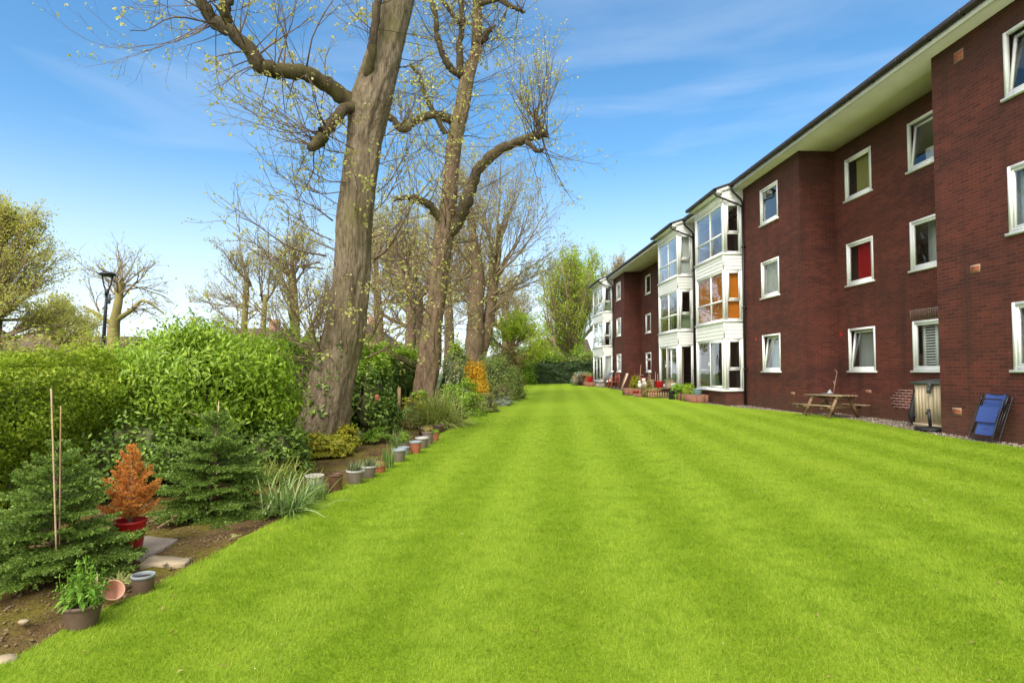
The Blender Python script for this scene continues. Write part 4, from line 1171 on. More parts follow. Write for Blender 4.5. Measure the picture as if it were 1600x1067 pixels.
def fan_tree(label, px, Y, trunks, spec, heads, seed, bk='bark2', tw='twigl', leaf='bud2', per=0.8, LL=0.10, name='lime_tree', group=None):
    """a pollarded tree: stems as given, and ascending branches fanning from the heads"""
    rg = np.random.default_rng(seed); s = F_PX / Y
    t = thing(name, label, 'tree', at(px, Y), 0, group); o = np.array(t.location)
    for tk in trunks:
        mb = MB(); p, r = smooth_path([np.array(P(a, b, Y + c)) - o for a, b, c, _ in tk], [q[3] / s for q in tk], 5)
        r = r * (1 + 0.05 * rg.normal(size=len(r)))
        mb.tube(p, r, 14); mb.build('trunk' if tk is trunks[0] else 'limb', M[bk], t, True)
    tips = []; mb = MB()
    for (hx, hy, dx, dz, Ln, rpx, n) in heads:
        p0 = np.array(P(hx, hy, Y)) - o
        for _ in range(n):
            d = np.array([dx, 0, dz]) + rg.normal(size=3) * [0.42, 0.6, 0.25]
            grow(mb, rg, p0 + rg.normal(size=3) * 0.08, d, Ln * rg.uniform(0.7, 1.2), 0.72 * rpx / s, 0, spec, tips)
    mb.build('branches', M[tw], t)
    mb = MB(); bud_cloud(mb, rg, tips, per, LL, LL * 0.7, 0.06); mb.build('leaves', M[leaf], t)
    return t
FAN = [dict(n=9, ang=0.5, ratio=0.5, up=0.05, wander=0.09, segs=8, taper=0.22, t0=0.15, rr=0.5),
       dict(n=6, ang=0.5, ratio=0.5, up=0.06, wander=0.11, segs=6, taper=0.3, t0=0.2, rr=0.5),
       dict(n=4, ang=0.5, ratio=0.6, up=0.06, wander=0.14, segs=4, taper=0.4, t0=0.2, rr=0.6),
       dict(n=0, ang=0.5, ratio=0.6, up=0.06, wander=0.15, segs=3, taper=0.5)]
fan_tree('twin stemmed pollarded lime with a dense fan of bare branches above the rounded shrubs', 742, 28.0,
         [[(738, 612, 0, 17), (740, 580, 0, 14), (741, 540, 0, 14), (743, 500, 0, 13), (744, 460, 0, 13), (746, 430, 0, 12), (743, 400, 0, 9), (738, 360, 0, 6), (735, 320, 0, 3)],
          [(744, 575, .2, 8), (757, 540, .3, 8), (764, 500, .3, 9), (768, 465, .3, 9), (772, 435, .3, 8), (778, 400, .3, 5), (782, 350, .3, 3)]],
         FAN, [(745, 430, -0.25, 1.0, 5.0, 2.8, 6), (772, 435, 0.55, 0.8, 4.2, 2.6, 8), (744, 455, -0.8, 0.6, 3.6, 2.0, 4), (768, 460, 0.9, 0.6, 3.6, 2.3, 4), (775, 400, 0.25, 1.1, 4.6, 2.4, 6), (738, 360, -0.1, 1.0, 3.6, 2, 4), (745, 500, -0.8, 0.3, 2.6, 1.6, 3), (768, 490, 0.8, 0.5, 2.6, 1.6, 2)], 31, 'bark2', 'twigl', 'bud2', 1.0, 0.085)

# ---------------------------------------------------------------- trees beyond the hedge
g_bt = 'bare trees beyond the hedge'
fan_tree('slender bare tree with a pale mossy stem between the lamp post and the tall lime', 378, 26.0,
         [[(380, 560, 0, 6), (381, 520, 0, 5), (384, 470, 0, 5), (386, 440, 0, 3)], [(410, 560, 0, 5), (412, 500, 0, 4), (415, 460, 0, 3)]],
         FAN, [(386, 445, -0.4, 1.0, 1.8, 2.6, 5), (384, 480, -0.9, 0.5, 1.8, 2.2, 4), (412, 470, 0.3, 1.0, 1.8, 2.4, 4), (383, 500, 0.8, 0.6, 1.6, 2, 3), (382, 520, -0.9, 0.35, 1.5, 2, 3)], 41, 'twigy', 'twigl', 'bud2', 0.8, 0.08, 'bare_tree', g_bt)
fan_tree('bare tree with ivy wrapped stem directly behind the tall leaning lime', 458, 29.0,
         [[(462, 560, 0, 9), (461, 510, 0, 8), (458, 460, 0, 7), (456, 420, 0, 5)]],
         FAN, [(456, 422, 0.0, 1.2, 1.8, 3, 3), (458, 440, 0.6, 0.9, 2.2, 3, 5), (458, 460, -0.6, 0.8, 2.2, 3, 4), (460, 500, 0.7, 0.6, 2.2, 2.5, 4), (470, 540, 0.5, 1.0, 3.2, 3, 5)], 42, 'twigy', 'twigl', 'bud2', 0.9, 0.08, 'bare_tree', g_bt)
fan_tree('bare tree seen in the gap between the two big lime trunks', 625, 30.0,
         [[(640, 560, 0, 9), (642, 500, 0, 8), (640, 450, 0, 7), (634, 420, 0, 4)]],
         FAN, [(640, 450, -0.4, 1.0, 3.2, 4, 6), (642, 490, -0.8, 0.6, 3.0, 3, 5), (636, 425, -0.2, 1.1, 3.0, 3, 5), (642, 510, -0.9, 0.4, 2.4, 3, 4)], 43, 'bark2', 'twigl', 'bud2', 0.9, 0.09, 'bare_tree', g_bt)
fan_tree('gnarled old tree with mossy yellow stem and crooked dark branches behind the lamp post', 178, 25.0,
         [[(176, 575, 0, 9), (178, 530, 0, 8), (180, 500, 0, 7), (186, 465, 0, 5.5), (190, 440, 0, 4)], [(182, 500, 0, 4.5), (205, 485, 0, 3.4), (222, 470, 0, 2.2), (240, 478, 0, 1.4), (256, 490, 0, 0.8)], [(180, 510, 0, 4), (150, 490, 0, 2.6), (130, 478, 0, 1.3)]],
         [dict(n=6, ang=0.6, ratio=0.5, up=0.03, wander=0.22, segs=7, taper=0.3, t0=0.25, rr=0.6), dict(n=4, ang=0.6, ratio=0.55, up=0.04, wander=0.25, segs=5, taper=0.4, t0=0.2, rr=0.6), dict(n=0, ang=0.6, ratio=0.5, up=0.03, wander=0.25, segs=4, taper=0.5)],
         [(190, 445, 0.2, 1.0, 1.9, 2.0, 6), (186, 465, -0.7, 0.9, 2.1, 2.0, 6), (190, 455, 0.8, 0.8, 2.1, 2, 5), (205, 485, 0.9, 0.3, 2.0, 1.7, 4), (150, 490, -0.5, 0.8, 1.7, 1.5, 4)], 44, 'twigy', 'twigl', 'ytree', 0.5, 0.11, 'bare_tree', g_bt)

def leafy_tree(name, label, px, Y, stem, heads, spec, leaf, per, LL, seed, bk='bark2', tw='twigl', spread=0.15, group=None, ivy=None):
    rg = np.random.default_rng(seed); s = F_PX / Y
    t = thing(name, label, 'tree', at(px, Y), 0, group); o = np.array(t.location)
    mb = MB(); p, r = smooth_path([np.array(P(a, b, Y)) - o for a, b, _ in stem], [q[2] / s for q in stem], 5)
    p[0, 2] = -0.1
    mb.tube(p, r, 12); mb.build('trunk', M[bk], t, True)
    tips = []; mb = MB()
    for (hx, hy, dx, dz, Ln, rpx, n) in heads:
        p0 = np.array(P(hx, hy, Y)) - o
        for _ in range(n):
            d = np.array([dx, 0, dz]) + rg.normal(size=3) * [0.35, 0.6, 0.2]
            grow(mb, rg, p0, d, Ln * rg.uniform(0.75, 1.2), rpx / s, 0, spec, tips)
    mb.build('branches', M[tw], t)
    mb = MB(); bud_cloud(mb, rg, tips, per, LL, LL * 0.62, spread); mb.build('crown', M[leaf], t)
    if ivy:
        C = []; 
        for _ in range(ivy):
            k = rg.integers(0, len(p)); th = rg.uniform(0, 6.28); C.append(p[k] + np.array([math.cos(th), math.sin(th), 0]) * r[k] * rg.uniform(1.0, 1.8) + rg.normal(size=3) * 0.12)
        mb = MB(); leaves(mb, rg, np.array(C), rg.normal(size=(ivy, 3)), 0.11, 0.09); mb.build('ivy', M['ivy'], t)
    return t
FINE = [dict(n=8, ang=0.5, ratio=0.5, up=0.05, wander=0.10, segs=7, taper=0.3, t0=0.2, rr=0.5),
        dict(n=6, ang=0.55, ratio=0.5, up=0.04, wander=0.12, segs=5, taper=0.35, t0=0.2, rr=0.6),
        dict(n=0, ang=0.5, ratio=0.6, up=0.02, wander=0.15, segs=4, taper=0.5)]
leafy_tree('field_maple', 'yellow green spring tree with an ivy clad trunk at the left edge of the view', -12, 17.5,
           [(-14, 600, 15), (-12, 540, 12), (-8, 480, 10), (0, 420, 8), (6, 370, 5), (12, 330, 3)],
           [(-5, 500, 0.9, 0.5, 1.7, 3, 6), (-8, 480, 0.7, 0.8, 1.9, 3, 8), (0, 420, 0.6, 0.9, 1.5, 3, 7), (6, 380, 0.15, 1.0, 1.1, 2.5, 6), (-8, 470, -0.8, 0.8, 2.4, 3, 7), (0, 420, -0.6, 0.9, 2.0, 3, 6), (-10, 530, 1.0, 0.25, 1.8, 3, 5)],
           FINE, 'ytree', 9, 0.062, 51, 'bark2', 'twigl', 0.09, None, 500)
leafy_tree('small_tree', 'low pale yellow tree filling the gap beside the lamp post', 88, 22.0,
           [(92, 600, 6), (94, 550, 5), (92, 510, 3)],
           [(93, 545, -0.5, 0.7, 1.3, 2, 6), (94, 540, 0.6, 0.7, 1.4, 2, 6), (92, 515, 0.0, 1.0, 0.9, 2, 6), (94, 555, 0.9, 0.3, 1.4, 2, 4)], FINE, 'ytree', 5, 0.09, 52, 'twigy', 'twigy', 0.10)
leafy_tree('small_tree', 'distant tiny yellow tree peeping over the domed shrub', 303, 42.0,
           [(306, 560, 4), (305, 525, 3), (303, 505, 2)], [(304, 515, 0.0, 1.0, 0.9, 1.2, 7), (304, 520, 0.5, 0.8, 0.8, 1, 4), (304, 520, -0.6, 0.8, 0.8, 1, 4)], FINE[1:], 'ytree', 4, 0.10, 53, 'twigy', 'twigy', 0.08)
UPR = [dict(n=10, ang=0.42, ratio=0.36, up=0.07, wander=0.05, segs=8, taper=0.3, t0=0.12, rr=0.5),
       dict(n=6, ang=0.5, ratio=0.5, up=0.08, wander=0.10, segs=5, taper=0.35, t0=0.15, rr=0.6),
       dict(n=0, ang=0.5, ratio=0.6, up=0.05, wander=0.15, segs=3, taper=0.5)]
leafy_tree('poplar_tree', 'upright lime green tree rising beyond the dark clipped hedge at the lawn end', 893, 60.0,
           [(893, 610, 9), (894, 560, 7), (896, 500, 6), (897, 450, 4), (898, 405, 2)],
           [(894, 555, -0.35, 1.0, 8.0, 3, 6), (894, 550, 0.3, 1.0, 8.0, 3, 6), (896, 510, -0.2, 1.0, 6.2, 3, 6), (896, 510, 0.25, 1.0, 5.6, 2.6, 5), (897, 470, 0.05, 1.0, 4.8, 2.4, 5), (894, 565, -0.55, 0.9, 5.0, 3, 4), (893, 575, 0.6, 0.8, 5.0, 2.5, 4)], UPR, 'lime', 12, 0.17, 54, 'bark2', 'twigl', 0.26)
leafy_tree('small_tree', 'bright green spreading tree with layered leaves beyond the far border shrubs', 800, 46.0,
           [(798, 610, 6), (800, 560, 5), (802, 530, 3)],
           [(800, 550, -0.6, 0.7, 2.4, 1.3, 6), (801, 545, 0.7, 0.6, 2.6, 1.3, 7), (802, 530, 0.1, 1.0, 1.8, 1.2, 6), (800, 565, 0.9, 0.25, 2.4, 1.2, 6)], FINE, 'lime', 8, 0.15, 55, 'bark2', 'twigl', 0.16)
leafy_tree('bare_sapling', 'thin bare shrub leaning left of the upright lime green tree', 872, 55.0,
           [(880, 610, 3), (872, 560, 2.5), (862, 520, 1.8)], [(870, 550, -0.5, 1.0, 3.0, 1.5, 3), (864, 525, -0.4, 1.0, 2.4, 1.2, 4)], FINE[1:], 'bud2', 0.6, 0.12, 56, 'twigl', 'twigl', 0.05)
leafy_tree('small_tree', 'half hidden tree top showing over the far end of the roof', 965, 75.0,
           [(962, 610, 5), (963, 500, 4), (964, 440, 2)], [(963, 470, -0.3, 1.0, 4.5, 1.6, 6), (964, 450, 0.2, 1.0, 4.0, 1.5, 6)], FINE, 'bud2', 1.2, 0.2, 57, 'bark2', 'twigl', 0.1)

for i, (px, Y, hh, lab) in enumerate(((700, 36.0, 430, 'bare bank tree beyond the variegated shrub, half behind the second lime'), (748, 44.0, 455, 'bare bank tree behind the twin stemmed pollarded lime'), (655, 41.0, 440, 'bare bank tree far behind the second lime trunk'), (790, 58.0, 490, 'bare bank tree near the far corner of the border'), (590, 38.0, 430, 'bare bank tree far behind the tall lime'))):
    fan_tree(lab, px, Y, [[(px, 600, 0, 9), (px + 2, 540, 0, 8), (px + 1, 490, 0, 7), (px - 2, hh, 0, 5)]], FAN[:3] + [FAN[-1]],
             [(px - 2, hh, 0.0, 1.0, 4.2, 3, 6), (px, hh + 20, 0.7, 0.8, 4.0, 3, 5), (px, hh + 30, -0.7, 0.8, 4.0, 3, 5), (px + 1, hh + 45, 0.9, 0.4, 3.4, 2.4, 4)], 141 + i, 'bark2', 'twigl', 'bud2', 0.5, 0.12, 'bare_tree', g_bt)
# ---------------------------------------------------------------- hedges
hedge('privet_hedge', 'light green privet hedge behind the staked young fir', [(-6.3, 1.0), (-5.75, 5.0), (-5.35, 8.7)], 1.1, [1.50, 1.50, 1.58], 'hedge', 'hedgetop', 115000, 0.045, 0.028, 61, None, 0.20)
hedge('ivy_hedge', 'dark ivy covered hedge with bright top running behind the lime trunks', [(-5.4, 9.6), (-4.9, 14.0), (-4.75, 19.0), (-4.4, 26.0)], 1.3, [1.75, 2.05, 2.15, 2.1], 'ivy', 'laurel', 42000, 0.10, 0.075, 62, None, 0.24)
hedge('clipped_hedge', 'tall dark clipped conifer hedge closing the far end of the lawn', [(0.2, 52.0), (4.0, 52.4), (9.5, 53.0)], 1.4, [1.72, 1.75, 1.75], 'hedgefar', 'hedgefar', 26000, 0.16, 0.07, 63, None, 0.14)
# shrubs
bush('domed_shrub', 'large domed shrub with drooping light green leaves between the privet hedge and tall lime', 'shrub', at(318, 8.6), 1.24, 1.1, 2.0, 'laurel', 40000, 0.082, 0.029, 150, 71, None, None, 0.20, 0.55, False, 0.6, None, 0.60)
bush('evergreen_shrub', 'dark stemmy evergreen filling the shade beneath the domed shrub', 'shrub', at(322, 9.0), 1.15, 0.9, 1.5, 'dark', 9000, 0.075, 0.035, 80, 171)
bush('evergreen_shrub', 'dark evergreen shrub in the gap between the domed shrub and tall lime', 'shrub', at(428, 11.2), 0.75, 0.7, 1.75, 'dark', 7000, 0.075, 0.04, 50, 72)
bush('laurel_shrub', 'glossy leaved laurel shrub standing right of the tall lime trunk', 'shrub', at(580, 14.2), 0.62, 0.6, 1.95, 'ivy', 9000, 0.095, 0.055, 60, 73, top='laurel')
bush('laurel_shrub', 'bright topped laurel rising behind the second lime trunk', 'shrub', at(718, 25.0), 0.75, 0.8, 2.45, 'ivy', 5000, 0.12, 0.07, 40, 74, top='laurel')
bush('variegated_shrub', 'cream variegated rounded shrub right of the second lime trunk', 'shrub', at(706, 20.5), 0.5, 0.5, 1.78, 'varieg', 6000, 0.07, 0.045, 50, 75)
bush('rounded_shrub', 'bright green rounded shrub below the amber shrub at the lawn edge', 'shrub', at(722, 18.2), 0.62, 0.6, 1.08, 'bush', 8500, 0.07, 0.035, 60, 76)
bush('amber_shrub', 'shrub of glowing amber blossom in the middle of the border', 'shrub', at(741, 22.0), 0.43, 0.42, 1.62, 'amber', 9500, 0.075, 0.05, 60, 77, under=0.25, lumps=0.3)
bush('olive_shrub', 'big grey green rounded shrub under the twin stemmed lime', 'shrub', at(772, 26.0), 0.98, 0.95, 2.0, 'olive', 10000, 0.085, 0.04, 90, 78)
bush('olive_shrub', 'smaller grey green shrub bulging towards the lawn past the big rounded one', 'shrub', at(798, 27.5), 0.62, 0.6, 1.45, 'olive', 5000, 0.085, 0.04, 50, 79)
bush('bronze_shrub', 'loose bronze tinted shrub behind the big grey green one', 'shrub', at(786, 31.0), 1.05, 0.9, 2.75, 'brownb', 6000, 0.11, 0.05, 70, 80)
bush('rose_shrub', 'low rosy tinted shrub at the lawn edge below the amber shrub', 'shrub', at(757, 19.8), 0.42, 0.4, 0.62, 'rose', 3600, 0.05, 0.03, 40, 81)
bush('rose_shrub', 'rosy leaved shrub further along the border towards the dark hedge', 'shrub', at(783, 24.0), 0.48, 0.45, 0.85, 'rose', 3600, 0.06, 0.035, 40, 82)
bush('silver_shrub', 'low silvery cushion plant spilling on the lawn edge', 'shrub', at(786, 23.0), 0.38, 0.35, 0.34, 'silver', 2600, 0.05, 0.03, 30, 83)
bush('golden_shrub', 'pale golden small shrub at the far tip of the border', 'shrub', at(803, 28.5), 0.36, 0.36, 0.75, 'pale', 2600, 0.07, 0.04, 30, 84)
bush('green_shrub', 'fresh green shrub behind the golden tip of the border', 'shrub', at(812, 50.5), 1.3, 1.0, 2.9, 'bush', 6000, 0.14, 0.07, 50, 85)
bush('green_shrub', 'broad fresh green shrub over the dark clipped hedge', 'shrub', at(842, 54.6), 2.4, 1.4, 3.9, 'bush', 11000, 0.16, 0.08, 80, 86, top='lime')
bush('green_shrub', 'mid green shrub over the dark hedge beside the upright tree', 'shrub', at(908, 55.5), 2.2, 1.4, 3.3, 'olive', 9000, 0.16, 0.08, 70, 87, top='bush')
bush('bronze_shrub', 'bronze beech shrub rising over the privet hedge at the left edge', 'shrub', at(30, 15.0), 1.5, 1.0, 2.45, 'brownb', 8000, 0.08, 0.05, 80, 88)
bush('bronze_shrub', 'dull bronze shrub between the lamp post and the domed shrub', 'shrub', at(218, 19.0), 1.2, 1.0, 2.5, 'brownb', 6000, 0.085, 0.05, 70, 89, top='ytree')
bush('bronze_shrub', 'copper tinted small shrub in front of the brown roof', 'shrub', at(398, 20.0), 0.9, 0.8, 2.45, 'brownb', 5000, 0.08, 0.05, 60, 90)
bush('evergreen_shrub', 'dark evergreen column left of the tall lime over the hedge', 'shrub', at(452, 19.0), 0.55, 0.5, 2.9, 'dark', 6000, 0.08, 0.045, 50, 91, top='bush')
bush('ground_cover', 'yellow leaved ground cover at the foot of the tall lime, larger patch', 'plant', at(497, 10.35), 0.50, 0.33, 0.34, 'yellow', 3400, 0.062, 0.05, 60, 92, core=False)
bush('ground_cover', 'yellow leaved ground cover at the foot of the tall lime, smaller right patch', 'plant', at(537, 10.9), 0.30, 0.3, 0.44, 'yellow', 1700, 0.06, 0.05, 34, 93, core=False)
bush('ground_cover', 'golden creeper climbing the foot of the second lime', 'plant', at(654, 18.9), 0.42, 0.4, 0.85, 'yellow', 3000, 0.07, 0.05, 40, 94, top='bush')
bush('border_plant', 'low leafy green plant behind the terracotta bowl', 'plant', at(590, 12.2), 0.32, 0.26, 0.26, 'bush', 1500, 0.05, 0.028, 24, 201, core=False)
bush('border_plant', 'low bronze ground plant on the bank behind the pot row', 'plant', at(612, 14.6), 0.42, 0.35, 0.28, 'brownb', 1500, 0.05, 0.03, 24, 202, core=False)
bush('border_plant', 'mixed green low plants under the fence post', 'plant', at(634, 16.2), 0.5, 0.4, 0.42, 'olive', 2200, 0.055, 0.03, 30, 203, core=False)
bush('border_plant', 'leafy green sprawl right of the yellow ground cover by the tall lime', 'plant', at(566, 12.6), 0.3, 0.3, 0.2, 'varieg', 1000, 0.045, 0.028, 20, 204, core=False)
bush('border_plant', 'rough green tuft growing between the dark fir and the tall lime', 'plant', at(418, 8.9), 0.36, 0.3, 0.42, 'bush', 2000, 0.05, 0.022, 30, 205, core=False)
bush('evergreen_shrub', 'dark low evergreen behind the two spruces under the domed shrub', 'shrub', at(210, 7.3), 0.75, 0.5, 0.95, 'ivy', 6500, 0.06, 0.035, 60, 95)
bush('evergreen_shrub', 'dark low evergreen under the right side of the domed shrub', 'shrub', at(425, 8.4), 0.5, 0.45, 0.75, 'ivy', 4200, 0.06, 0.035, 40, 96)

# ---------------------------------------------------------------- conifers
def fir(name, label, base, h, rad, seed, mat, nw=11, per=7, up=0.12, droop=0.22, NL=0.024, NW=0.0055, dens=330, stem='twig', pot=None, z0f=0.02, powr=0.75, fan=0.52):
    rg = np.random.default_rng(seed)
    t = thing(name, label, 'conifer', base); zb = 0.0
    if pot: zb = pot(t)
    S, E = [], []
    mbs = MB(); mbs.tube([(0, 0, zb - 0.02), (0.004, 0.003, zb + h * 0.5), (0, 0, zb + h)], [0.022 * h + 0.006, 0.014 * h + 0.004, 0.004], 7)
    mbb = MB()
    for j in range(nw):
        f = z0f + (0.93 - z0f) * (j + rg.uniform(-0.15, 0.15)) / (nw - 1)
        Lb = rad * (1 - f) ** powr * 1.05 + 0.03
        n = per if f < 0.7 else max(4, per - 2)
        a0 = rg.uniform(0, 6.28)
        for i in range(n):
            th = a0 + 2 * math.pi * i / n + rg.normal() * 0.16
            l = Lb * rg.uniform(0.75, 1.15)
            el = up + 0.75 * f ** 2 + rg.normal() * 0.07
            q = np.array([0, 0, zb + f * h]); d = np.array([math.cos(th) * math.cos(el), math.sin(th) * math.cos(el), math.sin(el)])
            pts = [q]; K = 6
            for k in range(K):
                d = d + np.array([0, 0, -droop * (1 - f) * 0.22 + (0.10 if k > 3 else 0)]) + rg.normal(size=3) * 0.04; d /= np.linalg.norm(d)
                pts.append(pts[-1] + d * l / K)
            mbb.tube(pts, np.linspace(0.006, 0.002, K + 1), 3, False)
            for k in range(1, K): S.append(pts[k]); E.append(pts[k + 1])
            side = np.cross(d, [0, 0, 1]); side /= np.linalg.norm(side) + 1e-9
            nb = max(2, int(l / 0.042))
            for m in range(nb):
                tt = 0.18 + 0.8 * (m + 0.5) / nb; k = min(int(tt * K), K - 1); q2 = pts[k] * (1 - (tt * K - k)) + pts[k + 1] * (tt * K - k)
                for sg in (-1, 1):
                    ll = l * fan * (1.08 - tt) * rg.uniform(0.7, 1.15) + 0.02
                    ax = (pts[k + 1] - pts[k]); ax /= np.linalg.norm(ax)
                    d2 = ax * 0.75 + side * sg * 0.8 + np.array([0, 0, rg.normal() * 0.12 - 0.05]); d2 /= np.linalg.norm(d2)
                    e = q2 + d2 * ll * 0.6; e2 = e + (d2 * 0.95 + np.array([0, 0, -0.10])) * ll * 0.4
                    S += [q2, e]; E += [e, e2]
                    if ll > 0.10:
                        for s3 in (-1, 1):
                            sd = np.cross(d2, [0, 0, 1]); e3 = q2 + d2 * ll * 0.45; S.append(e3); E.append(e3 + (d2 * 0.7 + sd * s3 * 0.7) * ll * 0.32)
    S, E = np.array(S), np.array(E)
    # leader
    S = np.vstack([S, [[0, 0, zb + h * 0.85]]]); E = np.vstack([E, [[0, 0, zb + h]]])
    ln = np.linalg.norm(E - S, axis=1); cnt = np.maximum(2, (ln * dens).astype(int)); idx = np.repeat(np.arange(len(S)), cnt); n = len(idx)
    u = rg.random(n)[:, None]; C = S[idx] * (1 - u) + E[idx] * u; ax = unit(E[idx] - S[idx])
    r = unit(rg.normal(size=(n, 3)) + [0, 0, 0.55]); r = unit(r - (r * ax).sum(1, keepdims=True) * ax)
    Dn = unit(ax * 0.75 + r * 0.8)
    nl = NL * rg.uniform(0.7, 1.2, n)[:, None]
    b = unit(np.cross(Dn, rg.normal(size=(n, 3)))) * NW
    V = np.empty((n, 4, 3)); V[:, 0] = C - b * 0.3; V[:, 1] = C + Dn * nl * 0.5 - b; V[:, 2] = C + Dn * nl; V[:, 3] = C + Dn * nl * 0.5 + b
    i = np.arange(n)[:, None] * 4
    mb = MB(); mb.add(V.reshape(-1, 3), None, np.concatenate([i + [0, 1, 2], i + [0, 2, 3]], 1).reshape(-1, 3))
    mbs.build('trunk', M[stem], t); mbb.build('branches', M[stem], t)
    mb.build('needles', M[mat], t)
    return t
fir('young_fir', 'bushy young fir tied to a tall cane at the left edge of the view', G(84, 893), 0.94, 0.56, 101, 'fir', 10, 8, 0.16, 0.24, 0.022, 0.0036, 560)
fir('young_fir', 'dark young fir with a long bare leader in front of the domed shrub', G(335, 797), 1.04, 0.64, 102, 'fir', 10, 8, 0.14, 0.26, 0.025, 0.0042, 480)
def red_pot(t):
    mb = MB(); mb.lathe((0, 0, 0), [(0.0, 0.0), (0.085, 0.0), (0.095, 0.01), (0.118, 0.17), (0.120, 0.22), (0.126, 0.225), (0.126, 0.245), (0.114, 0.245), (0.112, 0.20)], 28)
    mb.build('pot', M['potred'], t, True)
    mb = MB(); mb.lathe((0, 0, 0.205), [(0.112, 0), (0.0, 0.01)], 20); mb.build('compost', M['compost'], t)
    return 0.21
fir('dead_fir', 'small dead orange fir in a red pot beside the young fir', G(202, 858), 0.60, 0.26, 103, 'dead', 7, 6, 0.62, 0.03, 0.018, 0.0034, 620, 'stick', red_pot, 0.06, 0.55)
# canes
def cane(label, a, b, Y0, Y1, r, mat='cane', name='garden_cane'):
    t = thing(name, label, 'cane', P(*a, Y0)); o = Vector(t.location)
    p0, p1 = P(*a, Y0) - o, P(*b, Y1) - o
    mb = MB(); n = 9
    pts = [p0.lerp(p1, i / n) for i in range(n + 1)]
    mb.tube(pts, [r * (1.0 + (0.0)) for i in range(n + 1)], 8); mb.build('pole', M[mat], t, True)
    mb = MB()
    for i in range(1, n): mb.tube([pts[i] - Vector((0, 0, 0.004)), pts[i] + Vector((0, 0, 0.004))], r * 1.25, 8)
    mb.build('joint', M[mat], t)
    return t
cane('thick bamboo cane standing in the young fir at the left edge', (88, 860), (80, 607), 4.12, 4.2, 0.0058)
cane('thin brown cane just right of the thick bamboo cane', (93, 850), (95, 634), 4.3, 4.35, 0.005, 'stick')
mb = MB(); b = G(335, 797); t = thing('garden_cane', 'slim cane with a twiggy side arm rising from the dark young fir', 'cane', b)
p0 = P(337, 720, b.y + 0.02) - b; p1 = P(342, 627, b.y + 0.02) - b
mb.tube([p0, p1], 0.006, 6); mb.build('pole', M['cane'], t)
mb = MB(); mb.tube([P(340, 653, b.y) - b, P(318, 653, b.y) - b, P(290, 641, b.y) - b], [0.005, 0.004, 0.002], 5); mb.build('side_arm', M['twigl'], t)

# ---------------------------------------------------------------- strap-leaved clumps
def ribbons(mb, rg, n, Ln, Wd, spread, rise, base_r, segs=6, droop=0.16):
    for _ in range(n):
        th = rg.uniform(0, 6.28); el = rg.uniform(*rise); l = Ln * rg.uniform(0.55, 1.15)
        b = np.array([rg.normal() * base_r, rg.normal() * base_r, 0])
        d = np.array([math.cos(th) * math.cos(el), math.sin(th) * math.cos(el), math.sin(el)])
        sd = np.array([-math.sin(th), math.cos(th), 0]); p = b; V = []
        w = Wd * rg.uniform(0.7, 1.2)
        for k in range(segs + 1):
            f = k / segs; ww = w * (1 - f ** 2.2) * (0.6 + 0.4 * min(1, f * 3)) / 2 + 0.0006
            V += [p - sd * ww, p + sd * ww + np.array([0, 0, ww * 0.5])]
            d = d + np.array([0, 0, -droop * (0.4 + 1.6 * f)]) * rg.uniform(0.7, 1.3); d /= np.linalg.norm(d)
            p = p + d * l / segs
            p[2] = max(p[2], 0.01)
        mb.add(V, [(2 * k, 2 * k + 1, 2 * k + 3, 2 * k + 2) for k in range(segs)])
def clump(name, label, base, n, Ln, Wd, mat, seed, rise=(0.5, 1.45), base_r=0.08, droop=0.16, cat='plant', flowers=0):
    rg = np.random.default_rng(seed); t = thing(name, label, cat, base)
    mb = MB(); ribbons(mb, rg, n, Ln, Wd, 1, rise, base_r, droop=droop); mb.build('leaves', M[mat], t)
    return t
clump('daffodil_clump', 'arching clump of grey green strap leaves beside the dark young fir', G(447, 800), 210, 0.48, 0.017, 'strap', 111, (0.35, 1.4), 0.10, 0.15)
clump('daffodil_clump', 'smaller tuft of strap leaves right of the arching clump', G(490, 782), 70, 0.34, 0.013, 'strap', 112, (0.8, 1.5), 0.06, 0.09)
clump('sedge_clump', 'brownish grassy clump left of the tall lime foot', G(432, 752), 170, 0.42, 0.012, 'sedge', 113, (0.5, 1.4), 0.12, 0.16)
clump('pendulous_sedge', 'large arching sedge clump in front of the second lime', G(680, 668) + Vector((0, 0.4, 0)), 1000, 1.0, 0.022, 'sedge', 114, (0.25, 1.45), 0.18, 0.17)
clump('iris_plant', 'upright iris leaves beside the blue grey pots', G(607, 731), 46, 0.36, 0.018, 'strap', 115, (1.1, 1.5), 0.04, 0.05)
clump('iris_plant', 'spiky leaved plant behind the blue grey pots', G(622, 700), 70, 0.42, 0.014, 'strap', 116, (0.8, 1.5), 0.07, 0.08)
clump('pale_lily', 'little pale yellow lily clump beside the empty grey rimmed pot', G(190, 914), 30, 0.13, 0.022, 'pale', 117, (0.6, 1.45), 0.025, 0.12)
clump('pale_lily', 'tiny pale seedling on the bare soil near the lawn edge', G(365, 840), 9, 0.07, 0.014, 'pale', 118, (0.3, 1.2), 0.01, 0.12)
clump('pale_lily', 'small pale pink tinged seedling behind the leafy brown pot', G(150, 913), 12, 0.08, 0.012, 'pale', 119, (0.5, 1.3), 0.015, 0.12)

